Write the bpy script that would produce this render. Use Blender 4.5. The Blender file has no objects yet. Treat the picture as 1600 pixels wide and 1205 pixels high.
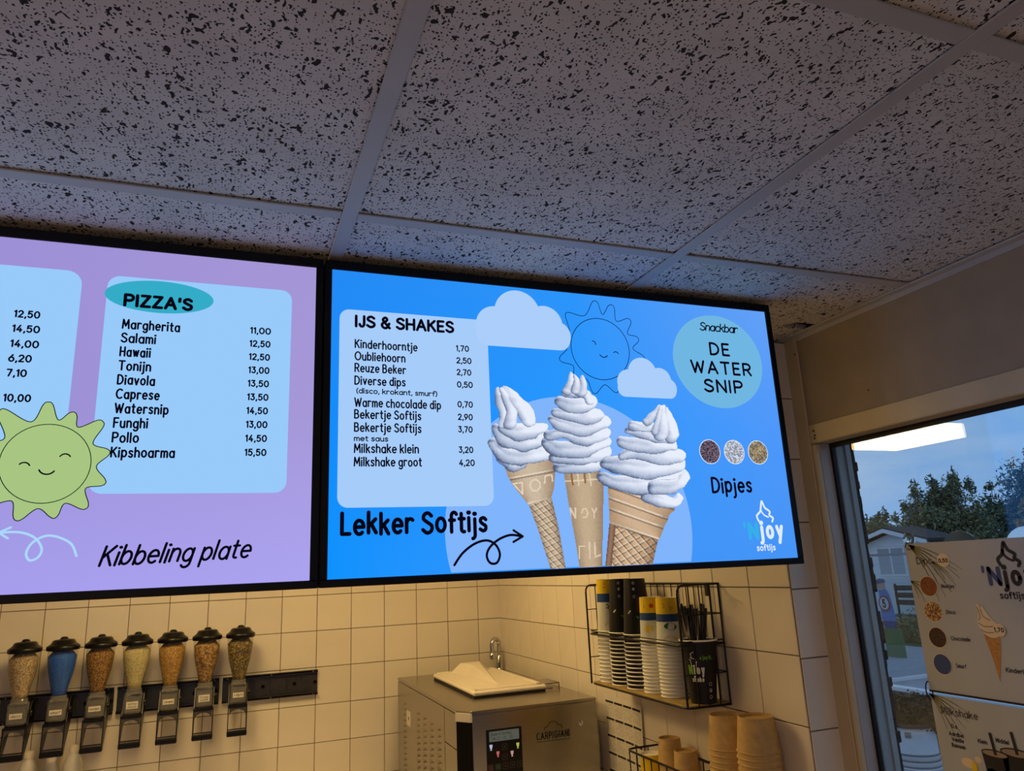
import bpy, math, random
import numpy as np
from mathutils import Matrix, Vector
random.seed(7); rng = np.random.default_rng(5)
PI = math.pi
FZ = 1.80                       # camera height above the shop floor; coordinates below are measured from the lens
sc = bpy.context.scene
COL = sc.collection

# ---------------------------------------------------------------- camera
cd = bpy.data.cameras.new('camera'); cam = bpy.data.objects.new('camera', cd); COL.objects.link(cam)
M = ((0.935562653970305, 0.35026658459707305, -0.04512028602237231),
     (-0.3502906204405626, 0.9040993457806754, -0.24474651006770368),
     (-0.04493330309920398, 0.24478090749414327, 0.9685366826294907))
cam.matrix_world = Matrix(((M[0][0], M[0][2], -M[0][1], 0), (M[1][0], M[1][2], -M[1][1], 0),
                           (M[2][0], M[2][2], -M[2][1], FZ), (0, 0, 0, 1)))
cd.sensor_width = 36; cd.lens = 36 * 1141.5 / 1600; cd.clip_start = .02; cd.clip_end = 300
sc.camera = cam
# ---------------------------------------------------------------- view
sc.view_settings.view_transform = 'Standard'; sc.view_settings.look = 'None'
sc.view_settings.gamma = 1; sc.view_settings.use_curve_mapping = False
sc.view_settings.exposure = 0.0
LAMP = 18.5         # strength of the warm ceiling light in the alcove
LAMP_COL = (1.0, .68, .27)
ROOM = 37.0         # strength of the added fill light over the customers' side
SKY = 1.3

def lin(c):
    return tuple(((v / 255) / 12.92 if v / 255 <= .04045 else ((v / 255 + .055) / 1.055) ** 2.4) for v in c[:3]) + (1,)

# ---------------------------------------------------------------- world
w = bpy.data.worlds.new('dusk_sky'); sc.world = w; w.use_nodes = True
nt = w.node_tree; nt.nodes.clear()
N = nt.nodes.new; LK = nt.links.new
out = N('ShaderNodeOutputWorld'); bg = N('ShaderNodeBackground'); bg.inputs[1].default_value = SKY
tc = N('ShaderNodeTexCoord'); sep = N('ShaderNodeSeparateXYZ'); LK(tc.outputs['Generated'], sep.inputs[0])
ramp = N('ShaderNodeValToRGB'); LK(sep.outputs[2], ramp.inputs[0])
cr = ramp.color_ramp; cr.elements[0].position = 0.0; cr.elements[0].color = lin((150, 182, 222))
cr.elements[1].position = .5; cr.elements[1].color = lin((132, 160, 196))
e = cr.elements.new(.1); e.color = lin((127, 166, 214))
noi = N('ShaderNodeTexNoise'); noi.inputs['Scale'].default_value = 3.2; noi.inputs['Detail'].default_value = 6
mp = N('ShaderNodeMapping'); mp.inputs['Scale'].default_value = (1, 1, 3.5); LK(tc.outputs['Generated'], mp.inputs[0]); LK(mp.outputs[0], noi.inputs[0])
cr2 = N('ShaderNodeValToRGB'); cr2.color_ramp.elements[0].position = .46; cr2.color_ramp.elements[1].position = .68
LK(noi.outputs[0], cr2.inputs[0])
mx = N('ShaderNodeMixRGB'); LK(cr2.outputs[0], mx.inputs[0]); LK(ramp.outputs[0], mx.inputs[1]); mx.inputs[2].default_value = lin((176, 192, 214))
LK(mx.outputs[0], bg.inputs[0]); LK(bg.outputs[0], out.inputs[0])

# ---------------------------------------------------------------- materials
MATS = {}
def nodes_mat(name):
    m = bpy.data.materials.new(name); m.use_nodes = True
    b = m.node_tree.nodes['Principled BSDF']; MATS[name] = m
    return m, m.node_tree, b
def coords(t, scale=(1, 1, 1), kind='Object'):
    tc = t.nodes.new('ShaderNodeTexCoord'); mp = t.nodes.new('ShaderNodeMapping'); mp.inputs['Scale'].default_value = scale
    t.links.new(tc.outputs[kind], mp.inputs[0]); return mp.outputs[0]
def noise(t, vec, scale, detail=3, rough=.5):
    n = t.nodes.new('ShaderNodeTexNoise'); n.inputs['Scale'].default_value = scale; n.inputs['Detail'].default_value = detail
    n.inputs['Roughness'].default_value = rough
    t.links.new(vec, n.inputs['Vector']); return n.outputs[0]
def rampn(t, fac, stops):
    r = t.nodes.new('ShaderNodeValToRGB'); t.links.new(fac, r.inputs[0]); c = r.color_ramp
    c.elements[0].position, c.elements[0].color = stops[0][0], stops[0][1]
    c.elements[1].position, c.elements[1].color = stops[-1][0], stops[-1][1]
    for p_, c_ in stops[1:-1]:
        e_ = c.elements.new(p_); e_.color = c_
    return r.outputs[0]
def bump(t, b, h, strength=.3, dist=.001):
    n = t.nodes.new('ShaderNodeBump'); n.inputs['Strength'].default_value = strength; n.inputs['Distance'].default_value = dist
    t.links.new(h, n.inputs['Height']); t.links.new(n.outputs[0], b.inputs['Normal'])
def mat(name, rgb, rough=.5, metal=0, var=.06, nscale=20, bmp=0, spec=.5, coat=0, trans=0, ior=1.45, sheen=0):
    """plain surface with a little procedural mottling"""
    if name in MATS: return MATS[name]
    m, t, b = nodes_mat(name); c = lin(rgb)
    v = coords(t); n = noise(t, v, nscale)
    lo = tuple(max(0, x * (1 - var)) for x in c[:3]) + (1,); hi = tuple(min(1, x * (1 + var)) for x in c[:3]) + (1,)
    t.links.new(rampn(t, n, [(.3, lo), (.7, hi)]), b.inputs['Base Color'])
    b.inputs['Roughness'].default_value = rough; b.inputs['Metallic'].default_value = metal
    b.inputs['Specular IOR Level'].default_value = spec; b.inputs['Coat Weight'].default_value = coat
    if trans: b.inputs['Transmission Weight'].default_value = trans; b.inputs['IOR'].default_value = ior
    if bmp: bump(t, b, noise(t, v, nscale * 4), bmp)
    return m
def emis(name, rgb, strength=1):
    if name in MATS: return MATS[name]
    m = bpy.data.materials.new(name); m.use_nodes = True; t = m.node_tree; t.nodes.clear()
    o = t.nodes.new('ShaderNodeOutputMaterial'); e = t.nodes.new('ShaderNodeEmission')
    e.inputs[0].default_value = lin(rgb); e.inputs[1].default_value = strength; t.links.new(e.outputs[0], o.inputs[0])
    MATS[name] = m; return m
def emis_attr(name, speck=False):
    m = emis(name, (255, 255, 255)); t = m.node_tree; a = t.nodes.new('ShaderNodeVertexColor'); a.layer_name = 'Col'
    t.links.new(a.outputs[0], t.nodes['Emission'].inputs[0]); return m
def attr_mat(name, rough=.5, coat=0):
    m, t, b = nodes_mat(name); a = t.nodes.new('ShaderNodeVertexColor'); a.layer_name = 'Col'
    t.links.new(a.outputs[0], b.inputs['Base Color']); b.inputs['Roughness'].default_value = rough; b.inputs['Coat Weight'].default_value = coat
    return m
def speckle(name, cols, scale, rough=.6, emit=False, bmp=.6):
    """grains: each Voronoi cell takes one of the colours"""
    if emit: m = emis(name, (255, 255, 255)); t = m.node_tree; b = None
    else: m, t, b = nodes_mat(name)
    v = coords(t); vo = t.nodes.new('ShaderNodeTexVoronoi'); vo.inputs['Scale'].default_value = scale; t.links.new(v, vo.inputs['Vector'])
    sp = t.nodes.new('ShaderNodeSeparateColor'); t.links.new(vo.outputs['Color'], sp.inputs[0])
    k = len(cols); r = t.nodes.new('ShaderNodeValToRGB'); r.color_ramp.interpolation = 'CONSTANT' ; t.links.new(sp.outputs[0], r.inputs[0])
    el = r.color_ramp.elements; el[0].position = 0; el[0].color = lin(cols[0]); el[1].position = (k - 1) / k; el[1].color = lin(cols[-1])
    for i in range(1, k - 1): e_ = el.new(i / k); e_.color = lin(cols[i])
    if emit: t.links.new(r.outputs[0], t.nodes['Emission'].inputs[0])
    else:
        d = rampn(t, vo.outputs['Distance'], [(.15, (1, 1, 1, 1)), (.75, (.45, .42, .4, 1))])
        mm = t.nodes.new('ShaderNodeMixRGB'); mm.blend_type = 'MULTIPLY'; mm.inputs[0].default_value = 1
        t.links.new(r.outputs[0], mm.inputs[1]); t.links.new(d, mm.inputs[2]); t.links.new(mm.outputs[0], b.inputs['Base Color'])
        b.inputs['Roughness'].default_value = rough; bump(t, b, d, bmp, .003)
    return m
def thin_clear(name, tint=(255, 255, 255), gloss=1.0, haze=0, ior=1.5):
    """thin clear sheet: passes light straight through and mirrors by Fresnel"""
    m = bpy.data.materials.new(name); m.use_nodes = True; t = m.node_tree; t.nodes.clear(); MATS[name] = m
    o = t.nodes.new('ShaderNodeOutputMaterial'); tr = t.nodes.new('ShaderNodeBsdfTransparent'); tr.inputs[0].default_value = lin(tint)
    g = t.nodes.new('ShaderNodeBsdfGlossy'); g.inputs['Roughness'].default_value = .0
    f = t.nodes.new('ShaderNodeLayerWeight'); f.inputs[0].default_value = .5     # Schlick, the same from both sides of the sheet
    pw = t.nodes.new('ShaderNodeMath'); pw.operation = 'POWER'; pw.inputs[1].default_value = 5; t.links.new(f.outputs['Facing'], pw.inputs[0])
    mu = t.nodes.new('ShaderNodeMath'); mu.operation = 'MULTIPLY_ADD'; mu.inputs[1].default_value = .9; mu.inputs[2].default_value = .04 * gloss; mu.use_clamp = True
    t.links.new(pw.outputs[0], mu.inputs[0]); mx = t.nodes.new('ShaderNodeMixShader')
    t.links.new(mu.outputs[0], mx.inputs[0]); t.links.new(tr.outputs[0], mx.inputs[1]); t.links.new(g.outputs[0], mx.inputs[2])
    last = mx
    if haze:
        d = t.nodes.new('ShaderNodeBsdfDiffuse'); d.inputs[0].default_value = (.8, .8, .8, 1)
        m2 = t.nodes.new('ShaderNodeMixShader'); m2.inputs[0].default_value = haze
        t.links.new(mx.outputs[0], m2.inputs[1]); t.links.new(d.outputs[0], m2.inputs[2]); last = m2
    t.links.new(last.outputs[0], o.inputs[0]); return m

# glazed wall tile, faint per-tile tone
def tile_mat(name, rgb, rough):
    m, t, b = nodes_mat(name)
    oi = t.nodes.new('ShaderNodeObjectInfo'); c = lin(rgb)
    v = coords(t); n = noise(t, v, 5, 2)
    ad = t.nodes.new('ShaderNodeMath'); ad.operation = 'MULTIPLY_ADD'; ad.inputs[1].default_value = .35
    t.links.new(oi.outputs['Random'], ad.inputs[0]); t.links.new(n, ad.inputs[2])
    t.links.new(rampn(t, ad.outputs[0], [(.3, tuple(x * .93 for x in c[:3]) + (1,)), (1, tuple(min(1, x * 1.05) for x in c[:3]) + (1,))]), b.inputs['Base Color'])
    b.inputs['Roughness'].default_value = rough; bump(t, b, noise(t, v, 9, 2), .12, .004)
    return m
tile_mat('glazed_tile', (226, 216, 200), .22)
mat('grout', (128, 108, 86), .9, bmp=.2, nscale=60)
# mineral fibre ceiling tile: pin holes and worm-like fissures
def fissured():
    m, t, b = nodes_mat('fissured_tile')
    oi = t.nodes.new('ShaderNodeObjectInfo'); tc = t.nodes.new('ShaderNodeTexCoord')
    mul = t.nodes.new('ShaderNodeMath'); mul.operation = 'MULTIPLY'; mul.inputs[1].default_value = 37.0
    t.links.new(oi.outputs['Random'], mul.inputs[0])
    addv = t.nodes.new('ShaderNodeVectorMath'); addv.operation = 'ADD'
    t.links.new(tc.outputs['Object'], addv.inputs[0]); t.links.new(mul.outputs[0], addv.inputs[1])
    def warped(amount, scale):
        n = t.nodes.new('ShaderNodeTexNoise'); n.inputs['Scale'].default_value = scale; n.inputs['Detail'].default_value = 2
        t.links.new(addv.outputs[0], n.inputs['Vector'])
        s = t.nodes.new('ShaderNodeVectorMath'); s.operation = 'SUBTRACT'; s.inputs[1].default_value = (.5, .5, .5); t.links.new(n.outputs['Color'], s.inputs[0])
        k = t.nodes.new('ShaderNodeVectorMath'); k.operation = 'SCALE'; k.inputs['Scale'].default_value = amount; t.links.new(s.outputs[0], k.inputs[0])
        a = t.nodes.new('ShaderNodeVectorMath'); a.operation = 'ADD'; t.links.new(addv.outputs[0], a.inputs[0]); t.links.new(k.outputs[0], a.inputs[1])
        return a.outputs[0]
    def cells(vec, sx, sy, dmax, keep):
        mp = t.nodes.new('ShaderNodeMapping'); mp.inputs['Scale'].default_value = (sx, sy, 0); t.links.new(vec, mp.inputs[0])
        vo = t.nodes.new('ShaderNodeTexVoronoi'); vo.voronoi_dimensions = '2D'; vo.inputs['Scale'].default_value = 1; vo.inputs['Randomness'].default_value = .95
        t.links.new(mp.outputs[0], vo.inputs['Vector'])
        sp = t.nodes.new('ShaderNodeSeparateColor'); t.links.new(vo.outputs['Color'], sp.inputs[0])
        sz = t.nodes.new('ShaderNodeMath'); sz.operation = 'MULTIPLY_ADD'; sz.inputs[1].default_value = dmax / (1 - keep); sz.inputs[2].default_value = -dmax * keep / (1 - keep)
        t.links.new(sp.outputs[0], sz.inputs[0])
        lt = t.nodes.new('ShaderNodeMath'); lt.operation = 'LESS_THAN'; t.links.new(vo.outputs['Distance'], lt.inputs[0]); t.links.new(sz.outputs[0], lt.inputs[1])
        return lt.outputs[0]
    a = cells(warped(.004, 300), 230, 215, .32, .30)
    c = cells(warped(.022, 75), 105, 50, .29, .60)
    d = cells(warped(.02, 60), 135, 90, .32, .50)
    m1 = t.nodes.new('ShaderNodeMath'); m1.operation = 'MAXIMUM'; t.links.new(a, m1.inputs[0]); t.links.new(c, m1.inputs[1])
    m2 = t.nodes.new('ShaderNodeMath'); m2.operation = 'MAXIMUM'; t.links.new(m1.outputs[0], m2.inputs[0]); t.links.new(d, m2.inputs[1])
    mixc = t.nodes.new('ShaderNodeMixRGB'); t.links.new(m2.outputs[0], mixc.inputs[0])
    t.links.new(rampn(t, noise(t, addv.outputs[0], 9, 4), [(.3, lin((206, 202, 200))), (.75, lin((224, 220, 218)))]), mixc.inputs[1]); mixc.inputs[2].default_value = lin((60, 54, 52))
    t.links.new(mixc.outputs[0], b.inputs['Base Color']); b.inputs['Roughness'].default_value = .95; b.inputs['Specular IOR Level'].default_value = .1
    inv = t.nodes.new('ShaderNodeMath'); inv.operation = 'SUBTRACT'; inv.inputs[0].default_value = 1; t.links.new(m2.outputs[0], inv.inputs[1])
    bump(t, b, inv.outputs[0], .5, .002)
fissured()
mat('grid_bar_paint', (184, 180, 178), .55, var=.04, nscale=6)
mat('wall_paint', (160, 146, 126), .8, bmp=.15, nscale=14)
mat('beige_wood', (200, 184, 150), .5, var=.08, nscale=9, bmp=.1)
mat('grey_reveal', (172, 170, 168), .45, var=.07, nscale=12, bmp=.1)
mat('floor_tile', (172, 162, 150), .5)
mat('black_plastic', (10, 9, 9), .34, var=.2, spec=.35)
mat('black_bezel', (9, 8, 10), .55, var=.2, spec=.25)
mat('black_rubber', (12, 12, 13), .6)
mat('black_wire', (13, 12, 12), .35, metal=.3)
mat('white_plastic', (226, 216, 198), .3, var=.02)
mat('bottle_plastic', (205, 200, 192), .4, var=.03)
mat('board_wood', (164, 138, 76), .6, var=.25, nscale=30)
mat('kraft', (194, 160, 100), .75, var=.12, nscale=60)
mat('cup_white', (238, 234, 224), .5, var=.02)
mat('chrome', (205, 205, 205), .12, metal=1, var=.02)
mat('paper', (214, 206, 192), .8, var=.03)
mat('ink', (22, 20, 24), .7, var=.1)
mat('grey_ink', (105, 98, 92), .8, var=.1)
mat('clear_frosted', (232, 230, 226), .18, trans=1, ior=1.2, var=.01)
thin_clear('clear_thin', (242, 242, 240), 1.3, .02)
thin_clear('window_glass', (236, 243, 246), 1.45)
m_, t_, b_ = nodes_mat('brushed_steel')   # horizontal brushing
b_.inputs['Metallic'].default_value = 1
nb = noise(t_, coords(t_, (3, 3, 420)), 3, 2)
t_.links.new(rampn(t_, nb, [(.3, lin((160, 155, 148))), (.7, lin((170, 165, 158)))]), b_.inputs['Base Color'])
t_.links.new(rampn(t_, nb, [(.3, (.235,) * 3 + (1,)), (.7, (.265,) * 3 + (1,))]), b_.inputs['Roughness'])

# ---------------------------------------------------------------- mesh helpers
class MB:
    def __init__(s): s.v = []; s.f = []; s.mi = []; s.c = None
    def add(s, verts, faces, mi=0):
        o = len(s.v); s.v += [tuple(p) for p in verts]; s.f += [tuple(i + o for i in f) for f in faces]; s.mi += [mi] * len(faces); return s
    def box(s, x0, x1, y0, y1, z0, z1, mi=0, b=0):
        if x0 > x1: x0, x1 = x1, x0
        if y0 > y1: y0, y1 = y1, y0
        if z0 > z1: z0, z1 = z1, z0
        if not b:
            v = [(x, y, z) for z in (z0, z1) for y in (y0, y1) for x in (x0, x1)]
            return s.add(v, [(0, 2, 3, 1), (4, 5, 7, 6), (0, 1, 5, 4), (2, 6, 7, 3), (0, 4, 6, 2), (1, 3, 7, 5)], mi)
        C = ((x0 + x1) / 2, (y0 + y1) / 2, (z0 + z1) / 2); h = ((x1 - x0) / 2, (y1 - y0) / 2, (z1 - z0) / 2)
        idx = {}; v = []
        for sx in (-1, 1):
            for sy in (-1, 1):
                for sz in (-1, 1):
                    for ax in range(3):
                        q = [sx * (h[0] - b), sy * (h[1] - b), sz * (h[2] - b)]; q[ax] += (sx, sy, sz)[ax] * b
                        idx[(sx, sy, sz, ax)] = len(v); v.append(tuple(C[i] + q[i] for i in range(3)))
        f = []
        for ax in range(3):
            o1, o2 = [(1, 2), (0, 2), (0, 1)][ax]
            for sg in (-1, 1):
                q = []
                for a_, b_ in ((-1, -1), (1, -1), (1, 1), (-1, 1)):
                    k = [0, 0, 0]; k[ax] = sg; k[o1] = a_; k[o2] = b_; q.append(idx[(*k, ax)])
                f.append(q if (sg > 0) == (ax != 1) else q[::-1])
            for a_ in (-1, 1):
                for b_ in (-1, 1):      # edge along ax
                    q = []
                    for sg, fa in ((-1, o1), (-1, o2), (1, o2), (1, o1)):
                        k = [0, 0, 0]; k[ax] = sg; k[o1] = a_; k[o2] = b_; q.append(idx[(*k, fa)])
                    f.append(q)
        for sx in (-1, 1):
            for sy in (-1, 1):
                for sz in (-1, 1): f.append([idx[(sx, sy, sz, a)] for a in range(3)])
        return s.add(v, f, mi)
    def lathe(s, prof, cx=0, cy=0, n=24, mi=0, caps=(False, False), axis='z', cz=0, mis=None):
        o = []; f = []; m = []
        for r, z in prof:
            for k in range(n):
                a = 2 * PI * k / n
                if axis == 'z': o.append((cx + r * math.cos(a), cy + r * math.sin(a), cz + z))
                elif axis == 'y': o.append((cx + r * math.cos(a), cy + z, cz + r * math.sin(a)))
                else: o.append((cx + z, cy + r * math.cos(a), cz + r * math.sin(a)))
        base = len(s.v)
        for i in range(len(prof) - 1):
            for k in range(n):
                k2 = (k + 1) % n; f.append((i * n + k, i * n + k2, (i + 1) * n + k2, (i + 1) * n + k)); m.append(mis[i] if mis else mi)
        if caps[0]: f.append(tuple(range(n))[::-1]); m.append(mis[0] if mis else mi)
        if caps[1]: f.append(tuple((len(prof) - 1) * n + k for k in range(n))); m.append(mis[-1] if mis else mi)
        s.v += o; s.f += [tuple(i + base for i in q) for q in f]; s.mi += m; return s
    def tube(s, pts, r, n=6, mi=0, closed=False):
        P = [Vector(p) for p in pts]; L = len(P); rings = []
        up = Vector((.123, .31, .94))
        for i, p in enumerate(P):
            a = P[(i - 1) % L] if (closed or i > 0) else p; b = P[(i + 1) % L] if (closed or i < L - 1) else p
            d = (b - a).normalized(); u = d.cross(up)
            if u.length < .1: u = d.cross(Vector((1, 0, 0)))
            u.normalize(); w_ = d.cross(u)
            rings.append([p + (u * math.cos(2 * PI * k / n) + w_ * math.sin(2 * PI * k / n)) * r for k in range(n)])
        v = [q for R_ in rings for q in R_]; f = []
        for i in range(L if closed else L - 1):
            j = (i + 1) % L
            for k in range(n): f.append((i * n + k, i * n + (k + 1) % n, j * n + (k + 1) % n, j * n + k))
        if not closed: f += [tuple(range(n))[::-1], tuple((L - 1) * n + k for k in range(n))]
        return s.add(v, f, mi)
    def prism(s, poly, mapf, d0, d1, mi=0):
        n = len(poly); v = [mapf(a, b, d0) for a, b in poly] + [mapf(a, b, d1) for a, b in poly]
        f = [tuple(range(n)), tuple(range(2 * n - 1, n - 1, -1))] + [(i, i + n, (i + 1) % n + n, (i + 1) % n) for i in range(n)]
        return s.add(v, f, mi)
    def mesh(s, name, mats, org=(0, 0, 0), smooth=None, fix=True):
        me = bpy.data.meshes.new(name)
        me.from_pydata([(x - org[0], y - org[1], z - org[2]) for x, y, z in s.v], [], s.f)
        if not isinstance(mats, (list, tuple)): mats = [mats]
        for m in mats: me.materials.append(MATS[m] if isinstance(m, str) else m)
        if len(mats) > 1: me.polygons.foreach_set('material_index', s.mi)
        if s.c is not None:
            ca = me.color_attributes.new('Col', 'FLOAT_COLOR', 'POINT'); ca.data.foreach_set('color', np.asarray(s.c, dtype=np.float32).ravel())
        if fix and len(s.f) < 60000:
            import bmesh
            bm = bmesh.new(); bm.from_mesh(me); bmesh.ops.recalc_face_normals(bm, faces=bm.faces); bm.to_mesh(me); bm.free()
        if smooth is not None:
            me.shade_smooth()
            if smooth < 3: me.set_sharp_from_angle(angle=smooth)
        me.update(); return me

def tag(o, label=None, cat=None, group=None, kind=None):
    for k, v in (('label', label), ('category', cat), ('group', group), ('kind', kind)):
        if v: o[k] = v
    return o
TOPS = []
def worldloc(o):
    p = Vector((0, 0, 0))
    while o: p += o.location; o = o.parent
    return p
def obj(name, mb, mats, parent=None, org=None, smooth=None, fix=True):
    """one mesh object; coordinates in mb are scene coordinates"""
    if parent is not None: org = worldloc(parent)
    elif org is None: org = (0, 0, 0)
    me = mb.mesh(name, mats, org, smooth, fix)
    o = bpy.data.objects.new(name, me); COL.objects.link(o)
    if parent is not None: o.parent = parent
    else: o.location = org; TOPS.append(o)
    return o
def thing(name, loc, label=None, cat=None, group=None, kind=None):
    o = bpy.data.objects.new(name, None); COL.objects.link(o); o.location = loc; o.empty_display_size = .05
    tag(o, label, cat, group, kind); TOPS.append(o); return o
def copy_tree(o, parent=None, loc=None):
    c = o.copy(); COL.objects.link(c)
    if parent is not None: c.parent = parent
    else: TOPS.append(c)
    if loc is not None: c.location = loc
    for ch in list(o.children): copy_tree(ch, c)
    return c
def inst(name, me, parent=None, loc=(0, 0, 0)):
    o = bpy.data.objects.new(name, me); COL.objects.link(o)
    if parent is not None: o.parent = parent
    else: TOPS.append(o)
    o.location = loc; return o

# ---------------------------------------------------------------- stroke lettering
G = {
'a': (8, 'a4,5,4,5,0,360;l8,10 8,0'), 'b': (8, 'l0,15 0,0;a4,5,4,5,0,360'), 'c': (7, 'a4.2,5,4.2,5,50,310'),
'd': (8, 'a4,5,4,5,0,360;l8,15 8,0'), 'e': (8, 'l0.3,5.2 8,5.2;a4.1,5,4.1,5,2,312'), 'f': (5, 'a4.5,12,2.7,3,30,180;l1.8,12 1.8,0;l0,9 4.8,9'),
'g': (8, 'a4,5,4,5,0,360;l8,10 8,-1.5;a4.2,-1.5,3.8,3.5,210,360'), 'h': (7.4, 'l0,15 0,0;a3.7,6,3.7,4,0,180;l7.4,6 7.4,0'),
'i': (.5, 'l0,10 0,0;d0,14'), 'j': (1.5, 'l1,10 1,-2;a-1.5,-2,2.5,3,270,360;d1,14'), 'k': (7, 'l0,15 0,0;l6.5,10 0,4.5;l2.5,6.5 7,0'),
'l': (.5, 'l0,15 0,0'), 'm': (11.2, 'l0,10 0,0;a2.8,6.5,2.8,3.5,0,180;l5.6,6.5 5.6,0;a8.4,6.5,2.8,3.5,0,180;l11.2,6.5 11.2,0'),
'n': (7.2, 'l0,10 0,0;a3.6,6,3.6,4,0,180;l7.2,6 7.2,0'), 'o': (8.2, 'a4.1,5,4.1,5,0,360'), 'p': (8, 'l0,10 0,-5;a4,5,4,5,0,360'),
'r': (5.6, 'l0,10 0,0;a3.6,6,3.6,4,50,180'), 's': (6.4, 'c6.2,8.6 4,10 1.2,9.2 0.8,7 3.2,5.2 5.9,3.6 5.6,0.9 3,0 0.2,1.3'),
't': (5.2, 'l2.2,14 2.2,2;a4.4,2,2.2,2,180,290;l0,10 5.2,10'), 'u': (7.2, 'l0,10 0,4;a3.6,4,3.6,4,180,360;l7.2,10 7.2,0'),
'v': (7.2, 'l0,10 3.6,0 7.2,10'), 'w': (10.8, 'l0,10 2.8,0 5.4,9 8,0 10.8,10'), 'x': (7, 'l0,10 7,0;l7,10 0,0'),
'y': (7.6, 'l0,10 3.9,1;l7.6,10 2.2,-5'), 'z': (7, 'l0.3,10 6.7,10 0,0 7,0'),
'A': (11, 'l0,0 5.5,15 11,0;l2.2,5 8.8,5'), 'B': (9, 'l0,0 0,15;l0,15 4,15;a4,11.5,3.8,3.5,-90,90;l0,8 4.5,8;a4.5,4,4.3,4,-90,90;l0,0 4.5,0'),
'C': (11, 'a6.5,7.5,6.5,7.5,50,310'), 'D': (10, 'l0,0 0,15;l0,15 3,15;a3,7.5,7,7.5,-90,90;l0,0 3,0'), 'E': (7.5, 'l7.5,15 0,15 0,0 7.5,0;l0,7.8 6.5,7.8'),
'F': (7.5, 'l7.5,15 0,15 0,0;l0,7.8 6.5,7.8'), 'G': (13, 'a6.5,7.5,6.5,7.5,50,350;l7,6.3 13,6.3'), 'H': (9.5, 'l0,15 0,0;l9.5,15 9.5,0;l0,7.6 9.5,7.6'),
'I': (.5, 'l0,15 0,0'), 'J': (5.5, 'l5.5,15 5.5,4;a2.7,4,2.8,4,190,360'), 'K': (9, 'l0,15 0,0;l8.5,15 0,6;l3,9 9,0'), 'L': (7, 'l0,15 0,0 7,0'),
'M': (12, 'l0,0 1,15 6,4 11,15 12,0'), 'N': (9.5, 'l0,0 0,15 9.5,0 9.5,15'), 'O': (13, 'a6.5,7.5,6.5,7.5,0,360'),
'P': (8.7, 'l0,0 0,15;l0,15 4.5,15;a4.5,11,4.2,4,-90,90;l0,7 4.5,7'), 'R': (9, 'l0,0 0,15;l0,15 4.5,15;a4.5,11,4.2,4,-90,90;l0,7 4.5,7;l4.5,7 9,0'),
'S': (9, 'c8.5,12.8 5.2,15 1.5,13.8 0.8,10.5 4.5,8 8.6,5.4 8.2,1.6 4,0 0,2.4'), 'T': (10, 'l0,15 10,15;l5,15 5,0'), 'V': (11, 'l0,15 5.5,0 11,15'),
'W': (15, 'l0,15 3.8,0 7.5,13 11.2,0 15,15'), 'Z': (9, 'l0.3,15 8.7,15 0,0 9,0'),
'0': (10, 'a5,7.5,5,7.5,0,360'), '1': (3.2, 'l0,12.5 3,15 3,0'), '2': (9, 'a4.5,10.8,4.3,4.2,-25,165;l8.4,9 0.2,0 9,0'),
'3': (8.5, 'l0.5,15 7.8,15 3.8,9.2;a4,4.8,4.4,4.6,-150,95'), '4': (9.2, 'l6,15 0,4.2 9,4.2;l6.5,8 6.5,0'), '5': (8.8, 'l8,15 1.5,15 0.9,8;a4.2,5,4.5,4.9,-150,130'),
'6': (9.2, 'a4.6,4.8,4.6,4.8,0,360;l7,15 0.9,7'), '7': (8.5, 'l0,15 8.5,15 3,0'), '8': (9, 'a4.5,11.2,3.7,3.7,0,360;a4.5,3.9,4.4,3.9,0,360'), '9': (9.2, 'a4.6,10.2,4.6,4.8,0,360;l8.4,8 2.2,0'),
'&': (10, 'c10,0 2.2,10 2.2,13.6 4.8,15 6.8,12.6 5,9.6 1,6.5 0.3,3 3,0 6.5,0.6 9.4,6.5'), "'": (.5, 'l0.3,15 0,11'), ',': (1, 'l1,0.8 0,-2.6'), '.': (.5, 'd0,0.4'),
'(': (3, 'a6,6.5,5.5,9.5,120,240'), ')': (3, 'a-3,6.5,5.5,9.5,-60,60'), '+': (8, 'l0,6 8,6;l4,2 4,10'),
}
def smooth_curve(P, closed=False, k=8):
    P = np.array(P, float); n = len(P); o = []
    rngi = range(n if closed else n - 1)
    for i in rngi:
        p0 = P[(i - 1) % n] if (closed or i > 0) else P[0]; p1 = P[i]; p2 = P[(i + 1) % n]; p3 = P[(i + 2) % n] if (closed or i + 2 < n) else P[-1]
        for j in range(k):
            t = j / k; o.append(.5 * ((2 * p1) + (-p0 + p2) * t + (2 * p0 - 5 * p1 + 4 * p2 - p3) * t * t + (-p0 + 3 * p1 - 3 * p2 + p3) * t ** 3))
    if not closed: o.append(P[-1])
    return [tuple(q) for q in o]
def glyph(ch):
    adv, src = G[ch]; st = []
    for s in src.split(';'):
        k, body = s[0], s[1:]
        if k == 'a':
            cx, cy, rx, ry, a0, a1 = map(float, body.split(',')); n = max(5, int(abs(a1 - a0) / 18))
            st.append([(cx + rx * math.cos(math.radians(a0 + (a1 - a0) * i / n)), cy + ry * math.sin(math.radians(a0 + (a1 - a0) * i / n))) for i in range(n + 1)])
        elif k == 'd':
            x, y = map(float, body.split(',')); st.append([(x, y), (x + .01, y + .01)])
        else:
            p = [tuple(map(float, q.split(','))) for q in body.split()]
            if k == 'c': st.append(smooth_curve(p, k=5))
            else: st += [[p[i], p[i + 1]] for i in range(len(p) - 1)]
    return adv, st
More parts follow.
